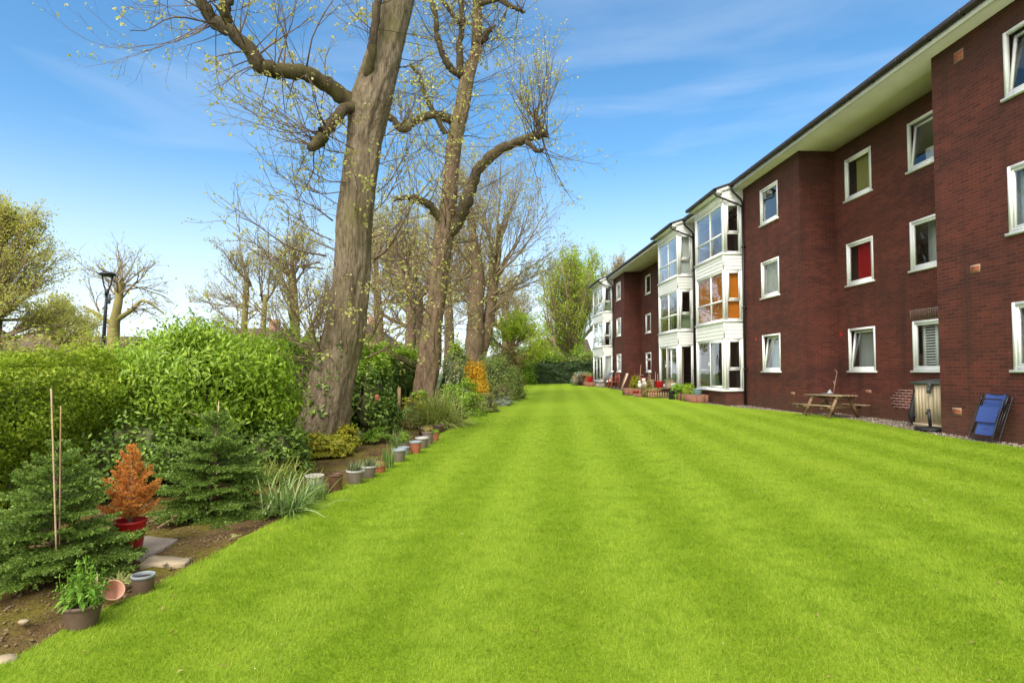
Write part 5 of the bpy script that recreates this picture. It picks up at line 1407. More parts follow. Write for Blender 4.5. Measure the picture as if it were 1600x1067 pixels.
# ---------------------------------------------------------------- pots along the border
def pot_mesh(t, r, h, mat, rim, soil=True, taper=0.74, m=None, ribs=0, fill=0.85):
    mb = MB()
    prof = [(0.0, 0.0), (r * taper * 0.96, 0.0), (r * taper, h * 0.02)]
    if ribs:
        for i in range(ribs):
            f = i / ribs; rr = r * (taper + (0.97 - taper) * f); prof += [(rr * 1.015, h * (f * 0.86 + 0.03)), (rr * 0.99, h * (f * 0.86 + 0.03 + 0.43 / ribs))]
    prof += [(r * 0.95, h * 0.86)]
    mb.lathe((0, 0, 0), prof, 28, m); mb.build('pot', M[mat], t, True)
    mb = MB(); mb.lathe((0, 0, 0), [(r * 0.95, h * 0.855), (r * 1.03, h * 0.875), (r * 1.03, h * 0.985), (r, h), (r * 0.92, h), (r * 0.90, h * 0.94), (r * taper * 0.98, h * 0.5), (r * taper * 0.9, h * 0.1), (0, h * 0.1)], 28, m); mb.build('rim', M[rim], t, True)
    if soil:
        mb = MB(); mb.lathe((0, 0, 0), [(r * 0.9, h * fill), (r * 0.5, h * (fill + 0.03)), (0, h * (fill + 0.05))], 20, m); mb.build('compost', M['compost'], t)
def px_scale(p): return F_PX / p.y
def pot(label, px, py, rpx, hpx, mat, rim, plant=None, seed=1, name=None, taper=0.74, ribs=0, ppx=0, soil=True):
    b = G(px, py); b.z -= 0.02; s = px_scale(b); r, h = rpx / s, hpx / s + 0.02
    b.y += r * 0.8
    t = thing(name or ('potted_plant' if plant else 'plant_pot'), label, 'pot', b)
    pot_mesh(t, r, h, mat, rim, soil, taper, None, ribs)
    rg = np.random.default_rng(seed)
    if plant == 'herb':
        H = ppx / s; mb = MB(); C, Nn = [], []
        mbs = MB()
        for i in range(40):
            th = rg.uniform(0, 6.28); rr = r * rg.uniform(0.1, 1.2); x = np.array([rr * math.cos(th), rr * math.sin(th)])
            top = rg.uniform(0.3, 1.0) * H * (1.15 - 0.4 * rr / r)
            mbs.tube([(x[0] * 0.6, x[1] * 0.6, h * 0.85), (x[0] * 0.9, x[1] * 0.9, h + top * 0.5), (x[0], x[1], h + top)], 0.0022, 4, False)
            for k in range(int(top / 0.008)):
                z = h + top * rg.random(); C.append((x[0] + rg.normal() * 0.012, x[1] + rg.normal() * 0.012, z)); Nn.append((rg.normal(), rg.normal(), 0.8))
        leaves(mb, rg, np.array(C), unit(np.array(Nn)), 0.026, 0.010)
        n = 90; th = rg.uniform(0, 6.28, n); rr = r * rg.uniform(0.2, 1.35, n); C2 = np.stack([rr * np.cos(th), rr * np.sin(th), h * 0.95 + rg.uniform(0, 0.10, n)], 1)
        leaves(mb, rg, C2, unit(np.stack([np.cos(th) * 0.5, np.sin(th) * 0.5, np.ones(n)], 1)), 0.062, 0.024, Dir=np.stack([np.cos(th), np.sin(th), 0.3 + 0 * th], 1))
        mb.build('foliage', M['herb'], t); mbs.build('stem', M['herb'], t)
    elif plant == 'tuft':
        mb = MB(); ribbons(mb, rg, 190, ppx / s, 0.008, 1, (0.6, 1.5), r * 0.35, 5, 0.10)
        mb.v = [v + [0, 0, h * 0.85] for v in mb.v]; mb.build('foliage', M['grass_tuft'], t)
    elif plant in ('leafy', 'yellowleafy', 'dry'):
        n = 420; D = unit(rg.normal(size=(n, 3))); C = D * rg.uniform(0.3, 1, n)[:, None] * [r * 1.25, r * 1.25, ppx / s * 0.5] + [0, 0, h * 0.9 + ppx / s * 0.45]
        mb = MB(); leaves(mb, rg, C, unit(D + [0, 0, 0.5]), max(0.03, r * 0.3), max(0.016, r * 0.17)); mb.build('foliage', M[{'leafy': 'bush', 'yellowleafy': 'yellow', 'dry': 'brownb'}[plant]], t)
    return t
gp = 'pots along the border edge'
def P_(*a, **k): return tag(pot(*a, **k), group=gp)
P_('ribbed brown pot of tall leafy green perennials by the lawn edge', 111, 987, 28, 36, 'potbrown', 'potbrown', 'herb', 1, None, 0.72, 9, 74)
P_('empty brown pot with a grey rim beside the pale lily', 215, 929, 16.5, 27, 'potbrown', 'potblue', None, 2, None, 0.86)
P_('round weathered white pot half hidden by strap leaves', 488, 771, 14, 27, 'potwhite', 'potwhite', None, 3, None, 0.7)
P_('glazed dark brown urn between strap leaves and the tufted pots', 522, 767, 11, 25, 'potglaze', 'potglaze', None, 4, None, 0.86)
P_('larger grey brown pot of lavender tufts with pale rim', 552, 757, 14, 21, 'potgrey', 'potrim', 'tuft', 5, None, 0.72, 0, 20)
P_('slightly smaller grey brown pot of lavender tufts behind the larger one', 573, 748, 12.5, 19, 'potgrey', 'potrim', 'tuft', 6, None, 0.72, 0, 17)
P_('shallow terracotta bowl beyond the lavender pots', 592, 739, 9.5, 10, 'terra', 'terra', 'dry', 7, None, 0.7, 0, 10)
P_('blue grey bucket pot behind the iris leaves', 621, 722, 11.5, 19, 'potgrey', 'potblue', None, 8, None, 0.76)
P_('second blue grey pot tucked behind the first beside bright leaves', 629, 712, 9.5, 13, 'potblue', 'potblue', None, 9, None, 0.76)
P_('bright green leafy herb in a low pot behind the blue grey pots', 631, 701, 8, 8, 'potgrey', 'potgrey', 'leafy', 10, None, 0.8, 0, 24)
P_('grey pot stacked in a terracotta pot in the pot row', 648, 709, 9.8, 19, 'terra', 'potblue', None, 11, None, 0.70)
P_('pale grey rimmed pot behind the stacked terracotta one', 658, 701, 10.5, 17, 'potgrey', 'potrim', None, 12, None, 0.76)
P_('tall dull brown pot with a dead brown plant before the sedge', 667, 695, 9, 20, 'potgrey', 'potgrey', 'dry', 13, None, 0.86, 0, 14)
P_('small orange terracotta pot at the end of the pot row', 680, 689, 5.5, 12, 'terra', 'terra', 'leafy', 14, None, 0.76, 0, 8)
P_('dark wide bowl under the sedge leaves, left one', 662, 677, 10, 8, 'potbrown', 'potbrown', None, 15, None, 0.8)
P_('dark wide bowl under the sedge leaves, right one', 684, 674, 9.5, 9, 'potbrown', 'potbrown', None, 16, None, 0.8)
# tipped-over pot
b = G(160, 948); t = thing('plant_pot', 'broken chalky terracotta pot lying on its side by the lawn', 'pot', b + Vector((0, 0.05, 0.0)), 0, gp)
mt = Matrix.Translation((0.0, 0, 0.045)) @ Matrix.Rotation(R(-35), 4, 'Z') @ Matrix.Rotation(R(52), 4, 'Y')
class _M:
    def __init__(s, m): s.m = m
    def __matmul__(s, p): return s.m @ p
pot_mesh(t, 0.066, 0.10, 'terraw', 'terraw', False, 0.75, _M(mt))

# slabs
def slab_thing(name, label, pix, th, mat, seed):
    pts = [G(*p) for p in pix]; c = sum(pts, Vector()) / len(pts); t = thing(name, label, 'slab', c - Vector((0, 0, 0.03)))
    rg = random.Random(seed); out = []
    for i in range(len(pts)):
        a, b = pts[i], pts[(i + 1) % len(pts)]
        for k in range(6):
            q = a.lerp(b, k / 6); out.append(q - c + Vector((rg.gauss(0, .006), rg.gauss(0, .006), 0)))
    n = len(out)
    V = [(p.x, p.y, p.z - 0.05) for p in out] + [(p.x, p.y, p.z + th - 0.008) for p in out] + [(p.x * 0.97, p.y * 0.97, p.z + th + rg.gauss(0, .002)) for p in out] + [(0, 0, th)]
    Q = [(i, (i + 1) % n, n + (i + 1) % n, n + i) for i in range(n)] + [(n + i, n + (i + 1) % n, 2 * n + (i + 1) % n, 2 * n + i) for i in range(n)]
    mb = MB(); mb.add(V, Q, [(2 * n + i, 2 * n + (i + 1) % n, 3 * n) for i in range(n)])
    mb.build('slab_body', M[mat], t)
slab_thing('paving_slab', 'large grey paving slab lying under the red pot', [(168, 860), (221, 868), (278, 838), (216, 831)], 0.008, 'stone', 1)
slab_thing('stone_slab', 'narrow broken buff stone lying in front of the grey slab', [(216, 879), (290, 877), (299, 868), (236, 863)], 0.014, 'stone2', 2)
# fallen sticks
rg = np.random.default_rng(5)
for i, (a, b, lab) in enumerate([((222, 822), (262, 818), 'crooked dry branch lying between the red pot and dark fir'), ((246, 826), (300, 806), 'long straight dry stick leaning across the soil by the fir'), ((262, 806), (276, 828), 'short dry stick standing crosswise on the long one')]):
    p0, p1 = G(*a), G(*b); t = thing('dry_stick', lab, 'stick', p0); d = p1 - p0
    mb = MB(); mb.tube([(0, 0, 0.01), tuple(d * 0.4 + Vector((0.01, 0.02, 0.05))), tuple(d + Vector((0, 0, 0.03 + 0.05 * i)))], [0.007, 0.006, 0.003], 6); mb.build('shaft', M['stick'], t)
    mb = MB()
    for k in range(4):
        f = 0.3 + 0.17 * k; q = d * f; mb.tube([q + Vector((0, 0, 0.03)), q + Vector((rg.normal() * .06, rg.normal() * .06, .09))], [0.0035, 0.0015], 4)
    mb.build('side_twigs', M['stick'], t)
for px, py, r, lab in ((37, 969, .026, 'flat pale stone on the soil near the ribbed pot'), (8, 1030, .05, 'rough brown stone at the bottom left corner'), (257, 879, .018, 'small pale stone under the buff slab')):
    b = G(px, py); mb = MB(); V = []; k = 10
    rr = random.Random(px)
    for j, (q, z) in enumerate(((0.6, -0.3), (1, 0.1), (0.85, 0.4), (0.4, 0.6))):
        for i in range(k): V.append((r * q * math.cos(i * 0.628) * rr.uniform(.85, 1.2) * 1.3, r * q * math.sin(i * .628) * rr.uniform(.85, 1.2), r * z))
    mb.add(V + [(0, 0, r * .6)], [(j * k + i, j * k + (i + 1) % k, (j + 1) * k + (i + 1) % k, (j + 1) * k + i) for j in range(3) for i in range(k)], [(3 * k + i, 3 * k + (i + 1) % k, 4 * k) for i in range(k)])
    o = mb.build('stone', M['stone2'], None, True); o.location = b + Vector((0, 0, -0.01)); tag(o, lab, 'stone')

# fence posts under the hedge, hanging ornament
for i, (px, Y, ya, lab) in enumerate(((624, 17.0, 606, 'weathered fence post before the ivy hedge between the lime trunks'),)):
    b = at(px, Y, -0.1); t = thing('fence_post', lab, 'post', b); top = P(px, ya, Y) - b
    mb = MB(); mb.beam((0, 0, 0), top, 0.09, 0.08); mb.build('post', M['wood'], t)
    mb = MB(); mb.lathe((0, 0, top.z), [(0.05, 0), (0.05, 0.015), (0, 0.03)], 8); mb.build('cap', M['wood'], t)
    mb = MB()
    for z in (0.25, 0.6): mb.tube([(-1.6, 0.25, z), (0, -0.05, z), (1.2, -0.1, z)], 0.004, 4)
    mb.build('wire', M['greym'], t)
b = P(589, 622, 13.45); t = thing('bird_feeder', 'small red hanging bird feeder in the glossy laurel', 'feeder', b)
mb = MB(); mb.lathe((0, 0, -0.07), [(0, 0), (0.03, 0.0), (0.045, 0.03), (0.05, 0.08), (0.04, 0.10)], 16); mb.build('bowl', M['terra'], t, True)
mb = MB(); mb.lathe((0, 0, 0.03), [(0.06, 0), (0.03, 0.05), (0, 0.06)], 16); mb.build('roof_cap', M['terra'], t, True)
mb = MB(); mb.tube([(0, 0, 0.09), (0.01, 0.05, 0.30), (0.02, 0.30, 0.42)], 0.003, 4); mb.build('hanger', M['greym'], t)

# ---------------------------------------------------------------- lamp post and houses beyond the hedge
Y = 21.0; b = at(160, Y, -0.1); s = F_PX / Y
t = thing('lamp_post', 'black lamp post with a flat disc head beyond the hedge', 'lamp post', b)
q = lambda px, py: P(px, py, Y) - b
mb = MB(); mb.tube([(0, 0, 0), q(160, 560), q(164, 500), q(167, 456)], [0.075, 0.07, 0.055, 0.045], 12); mb.build('pole', M['metal'], t, True)
mb = MB()
for x in (159.5, 176.5): mb.tube([q(167, 458), q((167 + x) / 2 + (x - 167) * .12, 446), q(x, 431)], 0.026, 8)
mb.tube([q(167, 462), q(167.2, 452)], 0.07, 12); mb.build('bracket', M['metal'], t, True)
mb = MB(); c = q(168, 430); mb.lathe(c, [(0.0, -0.02), (0.22, -0.02), (0.28, 0.0), (0.27, 0.05), (0.16, 0.10), (0, 0.13)], 28); mb.build('lamp_head', M['metal'], t, True)
mb = MB(); mb.lathe(c + Vector((0, 0, -0.022)), [(0.18, 0.0), (0.15, -0.03), (0, -0.04)], 20); mb.build('lens', M['greym'], t, True)
mb = MB(); mb.box(q(170.5, 467), (0.07, 0.07, 0.35)); mb.build('control_box', M['greym'], t)

def house(label, px, Y, w, dp, eave, ridge, rz, seed, gable=False):
    b = at(px, Y, -0.2); t = thing('house', label, 'house', b, rz)
    mb = MB(); mb.bb(-w / 2, w / 2, -dp / 2, dp / 2, 0, eave)
    for x in (-w / 2, w / 2): mb.add([(x, -dp / 2, eave), (x, dp / 2, eave), (x, 0, ridge)], None, [(0, 1, 2)])
    mb.build('wall', M['hwall'], t)
    mb = MB()
    for sg in (-1, 1):
        V = [(x, sg * (dp / 2 + 0.35), eave - 0.25 + o) for o in (0.03, 0.18) for x in (-w / 2 - 0.3, w / 2 + 0.3)] + [(x, 0, ridge + 0.02 + o) for o in (0, 0.15) for x in (-w / 2 - 0.3, w / 2 + 0.3)]
        mb.add(V, [(0, 1, 5, 4), (2, 6, 7, 3), (0, 2, 3, 1), (0, 4, 6, 2), (1, 3, 7, 5)])
    rf = mb.build('roof', M['htile'], t)
    mb = MB(); mb.bb(w * 0.25, w * 0.25 + 0.7, -0.3, 0.3, ridge - 0.8, ridge + 0.9); mb.build('chimney', M['hwall'], rf)
    for x in (-w * 0.28, w * 0.2):
        mb = MB()
        for (a, bq, c, d) in ((x, x + 1.3, 1.2, 1.28), (x, x + 1.3, 2.32, 2.4), (x, x + .08, 1.28, 2.32), (x + 1.22, x + 1.3, 1.28, 2.32)): mb.bb(a, bq, -dp / 2 - 0.06, -dp / 2 + 0.02, c, d)
        wd = mb.build('window', M['white'], t)
        mb = MB(); mb.bb(x + .08, x + 1.22, -dp / 2 - 0.02, -dp / 2 - 0.01, 1.28, 2.32); mb.build('pane', M['hwin'], wd)
house('distant brown tiled house seen over the domed shrub left of the tall lime', 402, 52, 5.2, 7, 3.0, 5.0, R(-12), 1)
house('distant low brown roofed house behind the lamp post', 120, 48, 9.5, 7, 2.6, 4.1, R(6), 2)
house('distant house gable showing just right of the tall lime trunk', 572, 50, 4.0, 6, 3.0, 5.2, R(80), 3)
house('distant brown roofed house beyond the dark clipped hedge', 880, 92, 7.0, 8, 3.6, 6.0, R(4), 4)

# ---------------------------------------------------------------- along the building
# picnic table
pt_c = Vector(((9.5 + 8.53) / 2 + 0.08, 17.05, 0)); pt_c.z = gz(pt_c.x, pt_c.y) - 0.01
t = thing('picnic_table', 'weathered wooden picnic table on the lawn before the brick wall', 'table', pt_c, R(17) )
TH, BH, TL = 0.63, 0.36, 1.34
mb = MB()
for i in range(5): mb.bb(-0.31 + i * 0.127, -0.31 + i * 0.127 + 0.115, -TL / 2 + 0.01 * (i % 2), TL / 2 - 0.008 * (i % 3), TH - 0.035, TH)
mb.build('tabletop', M['woodt'], t)
for s in (-1, 1):
    mb = MB()
    for i in range(2): mb.bb(s * 0.62 + i * 0.10 - 0.10, s * 0.62 + i * 0.10 - 0.01, -TL / 2 - 0.02, TL / 2 + 0.02, BH - 0.03, BH)
    mb.build('bench', M['woodt'], t)
for y in (-0.44, 0.44):
    for s in (-1, 1):
        mb = MB(); mb.beam((s * 0.22, y + 0.03 * s, TH - 0.036), (s * 0.56, y + 0.03 * s, 0.0), 0.045, 0.085, (0, 1, 0)); mb.build('leg', M['wood'], t)
    mb = MB(); mb.beam((-0.70, y + 0.075, BH - 0.075), (0.70, y + 0.075, BH - 0.075), 0.04, 0.085); mb.build('crossbar', M['wood'], t)
    mb = MB(); mb.beam((-0.30, y - 0.075, TH - 0.07), (0.30, y - 0.075, TH - 0.07), 0.04, 0.065); mb.build('batten', M['wood'], t)
    mb = MB(); mb.beam((0, y * 0.9, BH - 0.05), (0, y * 0.15, TH - 0.05), 0.04, 0.06, (1, 0, 0)); mb.build('brace', M['wood'], t)
tz = pt_c.z + TH + 0.002
# things on the table
p = pt_c + Vector((0.02, 0.24, 0)); t = thing('tray', 'grey metal tray with a crumpled cloth on the picnic table', 'tray', (p.x, p.y, tz))
mb = MB(); mb.bb(-0.13, 0.13, -0.10, 0.10, 0, 0.012)
for a in ((-.13, .13, -.10, -.09), (-.13, .13, .09, .10), (-.13, -.12, -.09, .09), (.12, .13, -.09, .09)): mb.bb(*a, 0.012, 0.03)
mb.build('base_plate', M['greym'], t)
mb = MB(); V = []; k = 12; rr = random.Random(4)
for j in range(5):
    for i in range(k): q = (1 - j / 5) * rr.uniform(.8, 1.2); V.append((0.10 + 0.09 * q * math.cos(i * R(30)), 0.07 * q * math.sin(i * R(30)), 0.013 + 0.028 * j * rr.uniform(.8, 1.2)))
mb.add(V + [(0.1, 0, .15)], [(j * k + i, j * k + (i + 1) % k, (j + 1) * k + (i + 1) % k, (j + 1) * k + i) for j in range(4) for i in range(k)], [(4 * k + i, 4 * k + (i + 1) % k, 5 * k) for i in range(k)])
mb.build('cloth', M['c_grey'], t)
p = pt_c + Vector((0.19, 0.20, 0)); t = thing('walking_stick', 'pale crooked stick standing up from the picnic table', 'stick', (p.x, p.y, tz))
mb = MB(); mb.tube([(0, 0, 0), (0.05, 0, 0.25), (0.11, 0, 0.56), (0.13, 0, 0.66)], [0.013, 0.012, 0.010, 0.007], 7); mb.build('shaft', M['stick'], t)
mb = MB(); mb.tube([(0.13, 0, 0.62), (0.10, 0, 0.68), (0.07, 0, 0.72)], [0.009, 0.007, 0.005], 6); mb.tube([(0.05, 0, 0.25), (0.03, 0, 0.36), (0.035, 0, 0.40)], [0.009, 0.006, 0.004], 6); mb.build('side_twigs', M['potwhite'], t)

# storage box against the recess wall
def uv_thing(name, label, cat, u, v, z=None, group=None):
    p = BW(u, v, z); return thing(name, label, cat, p, BA, group)
u0, u1, v0, v1 = 13.14, 14.32, -1.10, -0.42
t = uv_thing('storage_box', 'tan plastic garden storage box with charcoal lid against the brick recess', 'storage box', (u0 + u1) / 2, (v0 + v1) / 2)
hw, hd, H = (u1 - u0) / 2, (v1 - v0) / 2, 1.00
mb = MB(); mb.bb(-hw, hw, -hd, hd - 0.03, 0.02, H); mb.build('body', M['tan'], t)
for s in (-1, 1):
    mb = MB(); a, bq = (0.006, hw - 0.035) if s > 0 else (-hw + 0.035, -0.006)
    mb.bb(a, bq, hd - 0.03, hd - 0.008, 0.09, H - 0.01)
    d = mb.build('door', M['tan'], t)
    mb = MB(); n = 5; w = (bq - a - 0.04) / n
    for i in range(n): mb.bb(a + 0.02 + i * w + 0.004, a + 0.02 + (i + 1) * w - 0.004, hd - 0.0085, hd - 0.002, 0.14, H - 0.05)
    mb.build('door_boards', M['tan'], d)
    for z in (0.2, 0.8):
        mb = MB(); e = s * (hw - 0.02); mb.bb(e - 0.025, e + 0.025, hd - 0.03, hd + 0.006, z, z + 0.09); mb.build('hinge', M['black'], d)
mb = MB(); mb.bb(-hw - 0.02, hw + 0.02, hd - 0.03, hd + 0.012, 0.0, 0.085); mb.build('plinth', M['tan'], t)
mb = MB()
V = [(x, y, z) for x in (-hw - 0.05, hw + 0.05) for y, z in ((hd + 0.05, H), (hd + 0.05, H + 0.05), (-hd, H + 0.13), (-hd, H))]
mb.add(V, [(0, 1, 2, 3), (4, 7, 6, 5), (0, 4, 5, 1), (1, 5, 6, 2), (0, 3, 7, 4)])
mb.build('lid', M['lid'], t)
mb = MB(); mb.bb(-0.05, 0.05, hd + 0.04, hd + 0.07, H - 0.10, H + 0.04); mb.tube([(0, hd + 0.075, H - 0.06), (0, hd + 0.075, H - 0.20)], 0.045, 10); mb.build('latch', M['lid'], t)
# black sack beside it; its black upper part stands in for the box's shaded side
t = uv_thing('sack_and_shade', 'black sack with a tall upper part standing for shade at the far side of the storage box', 'sack', 14.46, -0.62)
mb = MB(); rr = random.Random(9); V = []; k = 16
for j, (q, z) in enumerate(((0.7, 0), (1.0, 0.10), (1.1, 0.25), (0.95, 0.42), (0.7, 0.6), (0.5, 0.75), (0.42, 0.9), (0.2, 0.97))):
    for i in range(k): V.append((0.085 * q * math.cos(i * 2 * math.pi / k) * rr.uniform(.88, 1.1), 0.20 * q * math.sin(i * 2 * math.pi / k) * rr.uniform(.88, 1.1), z))
mb.add(V + [(0, 0, .98)], [(j * k + i, j * k + (i + 1) % k, (j + 1) * k + (i + 1) % k, (j + 1) * k + i) for j in range(7) for i in range(k)], [(7 * k + i, 7 * k + (i + 1) % k, 8 * k) for i in range(k)])
mb.build('sack_shade_body', M['black'], t, True)
mb = MB(); mb.lathe((0, 0, 0.86), [(0.055, 0), (0.062, 0.02), (0.055, 0.04)], 10); mb.build('tie', M['lid'], t)
# parasol base
t = uv_thing('parasol_base', 'dark parasol base with a tilted stub tube before the storage box', 'parasol base', 13.42, -0.12)
mb = MB(); mb.lathe((0, 0, 0), [(0, 0), (0.30, 0), (0.31, 0.02), (0.29, 0.045), (0.16, 0.075), (0.06, 0.085), (0.0, 0.085)], 28); mb.build('base_disc', M['black'], t, True)
mb = MB(); mb.tube([(0, 0, 0.07), (0.045, -0.005, 0.46)], 0.034, 14); mb.build('tube', M['tubeblk'], t, True)
mb = MB(); mb.tube([(0.03, -0.003, 0.36), (0.095, -0.003, 0.37)], 0.014, 8); mb.lathe((0.10, -0.003, 0.37), [(0, -.03), (.025, -.02), (.03, .0), (.025, .02), (0, .03)], 10); mb.build('knob', M['black'], t)

# folded blue garden chair leaning on the wall
cu, cz = 11.42, 0
t = uv_thing('folded_chair', 'folded blue garden recliner leaning on the brick wall', 'chair', cu, 0.0)
def lean(x, d, h, a=R(20), off=0.40):   # x along the wall, d towards the lawn from the chair plane, h up the chair
    return (x, off + d * math.cos(a) - h * math.sin(a), 0.015 + h * math.cos(a) + d * math.sin(a))
def loop(w0, w1, h0, h1, d, r=0.012, rad=0.07):
    c = [(-w0, h0), (w0, h0), (w1, h1), (-w1, h1)]; pts = []
    for i in range(4):
        p, a, b = Vector(c[i]), Vector(c[i - 1]), Vector(c[(i + 1) % 4])
        for k in range(5):
            f = k / 4; q0 = p + (a - p).normalized() * rad; q1 = p + (b - p).normalized() * rad
            q = q0.lerp(p, f).lerp(p.lerp(q1, f), f); pts.append(lean(q.x, d, q.y))
    pts.append(pts[0]); pts.append(pts[1])
    mb.tube(pts, r, 8, False)
mb = MB(); loop(0.27, 0.25, 0.0, 0.80, 0.09); mb.build('front_frame', M['tubeblk'], t, True)
mb = MB(); loop(0.29, 0.29, 0.02, 0.92, -0.03); mb.build('rear_frame', M['tubeblk'], t, True)
mb = MB(); loop(0.235, 0.235, 0.22, 0.92, 0.02, 0.010); mb.build('seat_frame', M['tubeblk'], t, True)
def sling(name, x, h0, h1, d, n, amp):
    mb = MB(); V = []
    for i in range(n + 1):
        h = h0 + (h1 - h0) * i / n
        for j in range(5):
            xx = -x + 2 * x * j / 4; V.append(lean(xx, d - amp * (1 - (xx / x) ** 2) + (0.010 if i % 2 else 0), h))
    mb.add(V, [(i * 5 + j, i * 5 + j + 1, (i + 1) * 5 + j + 1, (i + 1) * 5 + j) for i in range(n) for j in range(4)])
    mb.build(name, M['blue'], t)
sling('backrest', 0.225, 0.60, 0.92, 0.03, 3, 0.025); sling('seat', 0.225, 0.34, 0.66, 0.085, 9, 0.02); sling('foot_sling', 0.20, 0.10, 0.34, 0.04, 3, 0.02)
for s in (-1, 1):
    mb = MB(); mb.beam(lean(s * 0.285, 0.06, 0.62), lean(s * 0.285, 0.06, 0.90), 0.04, 0.03); mb.build('armrest', M['black'], t)
    mb = MB(); mb.beam(lean(s * 0.28, 0.03, 0.12), lean(s * 0.28, 0.0, 0.75), 0.018, 0.018); mb.build('link_bar', M['tubeblk'], t)

def wpot(label, u, v, r, h, mat, rim, plant=None, ppx=0.2, seed=1, z=None, taper=0.75, group=None, ribs=0):
    b = BW(u, v, z); t = thing('potted_plant' if plant else 'plant_pot', label, 'pot', b, 0, group)
    pot_mesh(t, r, h, mat, rim, True, taper, None, ribs)
    if plant:
        rg = np.random.default_rng(seed); n = 380; D = unit(rg.normal(size=(n, 3)))
        C = D * rg.uniform(.3, 1, n)[:, None] * [r * 1.35, r * 1.35, ppx * .55] + [0, 0, h * .9 + ppx * .42]; C[:, 2] = np.maximum(C[:, 2], h * 0.8)
        mb = MB(); leaves(mb, rg, C, unit(D + [0, 0, .5]), 0.07, 0.035); mb.build('foliage', M[plant], t)
    return t
def planter(label, u0, u1, v0, v1, h, fill='soil', mat='planter_brick'):
    t = uv_thing('brick_planter', label, 'planter', (u0 + u1) / 2, (v0 + v1) / 2); a, b = (u1 - u0) / 2, (v1 - v0) / 2; w = 0.105
    mb = MB()
    for q in ((-a, a, b - w, b), (-a, a, -b, -b + w), (-a, -a + w, -b + w, b - w), (a - w, a, -b + w, b - w)): mb.bb(*q, -0.15, h)
    mb.build('brick_rim', M[mat], t)
    mb = MB(); mb.bb(-a + w, a - w, -b + w, b - w, -0.1, h - 0.05); mb.build('compost', M['compost'], t)
    return t
gpp = 'pots on the patio edge'
# --- in front of the two nearer bays. G() gives where things stand
def uv_of(px, py):
    g = G(px, py); d = Vector((g.x - 10, g.y)); return (d.x * -_s + d.y * _c, d.x * -_c + d.y * -_s)
planter('low brick planter in front of the nearest bay window', 23.7, 25.4, 0.93, 1.50, 0.30)
planter('brick planter holding bushy greenery between the two near bays', 25.5, 26.9, 0.75, 1.35, 0.26)
planter('small brick planter with a yellow bush left of the picket edging', 30.1, 31.0, 1.80, 2.60, 0.34)
planter('low brick edging step beside the black tub', 28.5, 28.8, 1.95, 2.55, 0.16)
zt = lambda u, v, h: BW(u, v).z + h
wpot('teal glazed bowl on the low brick planter of the nearest bay', 24.3, 1.15, 0.19, 0.27, 'teal', 'teal', None, 0, 1, zt(24.3, 1.15, 0.26), 0.8, gpp)
bush('patio_shrub', 'bushy greenery spilling from the brick planter between the near bays', 'shrub', BW(26.2, 1.05), 0.5, 0.6, 0.80, 'bush', 3000, 0.08, 0.045, 36, 121, core=False)
bush('patio_shrub', 'pale leaved plant above the teal bowl planter', 'shrub', BW(25.1, 1.2), 0.28, 0.3, 0.72, 'lime', 1200, 0.08, 0.04, 20, 122, core=False)
bush('patio_shrub', 'yellow green bush in the small planter left of the picket edging', 'shrub', BW(30.5, 2.05), 0.34, 0.4, 0.95, 'yellow', 2600, 0.08, 0.04, 30, 123, core=False)
wpot('dark green tub beside the picket edging', 26.4, 1.5, 0.17, 0.40, 'black', 'black', None, 0, 1, None, 0.85, gpp)
wpot('black square shouldered tub next to the yellow bush', 30.4, 1.62, 0.22, 0.34, 'black', 'black', None, 0, 1, None, 0.85, gpp)
wpot('wide terracotta bowl behind the picket edging', 27.9, 1.85, 0.30, 0.34, 'terra', 'terra', 'rose', 0.16, 6, None, 0.7, gpp)
wpot('dark red bowl at the foot of the yellow bush', 29.75, 2.2, 0.20, 0.24, 'potred', 'potred', None, 0, 1, None, 0.7, gpp)
bush('patio_shrub', 'straggly brown leaved plant left of the picket edging', 'shrub', BW(28.3, 2.05), 0.32, 0.36, 0.78, 'brownb', 1800, 0.06, 0.035, 30, 124, core=False)
QA = BA + R(90)
# picket edging, running out from the wall
t = uv_thing('picket_edging', 'miniature wooden picket edging before the terracotta bowl', 'edging', 27.4, 1.80); t.rotation_euler = (0, 0, QA)
mb = MB()
for i in range(9):
    u = -0.46 + i * 0.115; mb.bb(u - 0.03, u + 0.03, 0.0, 0.018, 0, 0.22 + 0.015 * (i % 2)); mb.beam((u, 0.009, 0.22), (u, 0.009, 0.275), 0.035, 0.018, (0, 1, 0))
mb.build('pales', M['cane'], t)
mb = MB(); mb.bb(-0.50, 0.50, 0.020, 0.038, 0.06, 0.09); mb.bb(-0.50, 0.50, 0.020, 0.038, 0.16, 0.19); mb.build('rail', M['wood'], t)
t = uv_thing('plank_shelf', 'low brick and plank shelf carrying the red pot and wooden tub', 'shelf', 28.6, 1.42); t.rotation_euler = (0, 0, QA)
mb = MB(); mb.bb(-0.85, 0.85, -0.2, 0.2, 0.38, 0.425); mb.build('plank', M['woodt'], t)
for x in (-0.68, 0.05, 0.68):
    mb = MB(); mb.bb(x - 0.11, x + 0.11, -0.17, 0.17, -0.1, 0.378); mb.build('brick_support', M['planter_brick'], t)
zs = zt(28.6, 1.42, 0.427)
wpot('bright red pot on the plank shelf', 28.6, 1.40, 0.22, 0.32, 'potred', 'potred', None, 0, 1, zs, 0.8, gpp)
wpot('pale wooden barrel tub on the plank shelf', 28.6, 0.88, 0.25, 0.38, 'stone2', 'stone2', 'dark', 0.10, 3, zs, 0.85, gpp, 4)
wpot('buff striped pot at the lawn end of the plank shelf', 28.6, 1.78, 0.15, 0.38, 'stone2', 'stone2', None, 0, 1, zs, 0.85, gpp, 4)
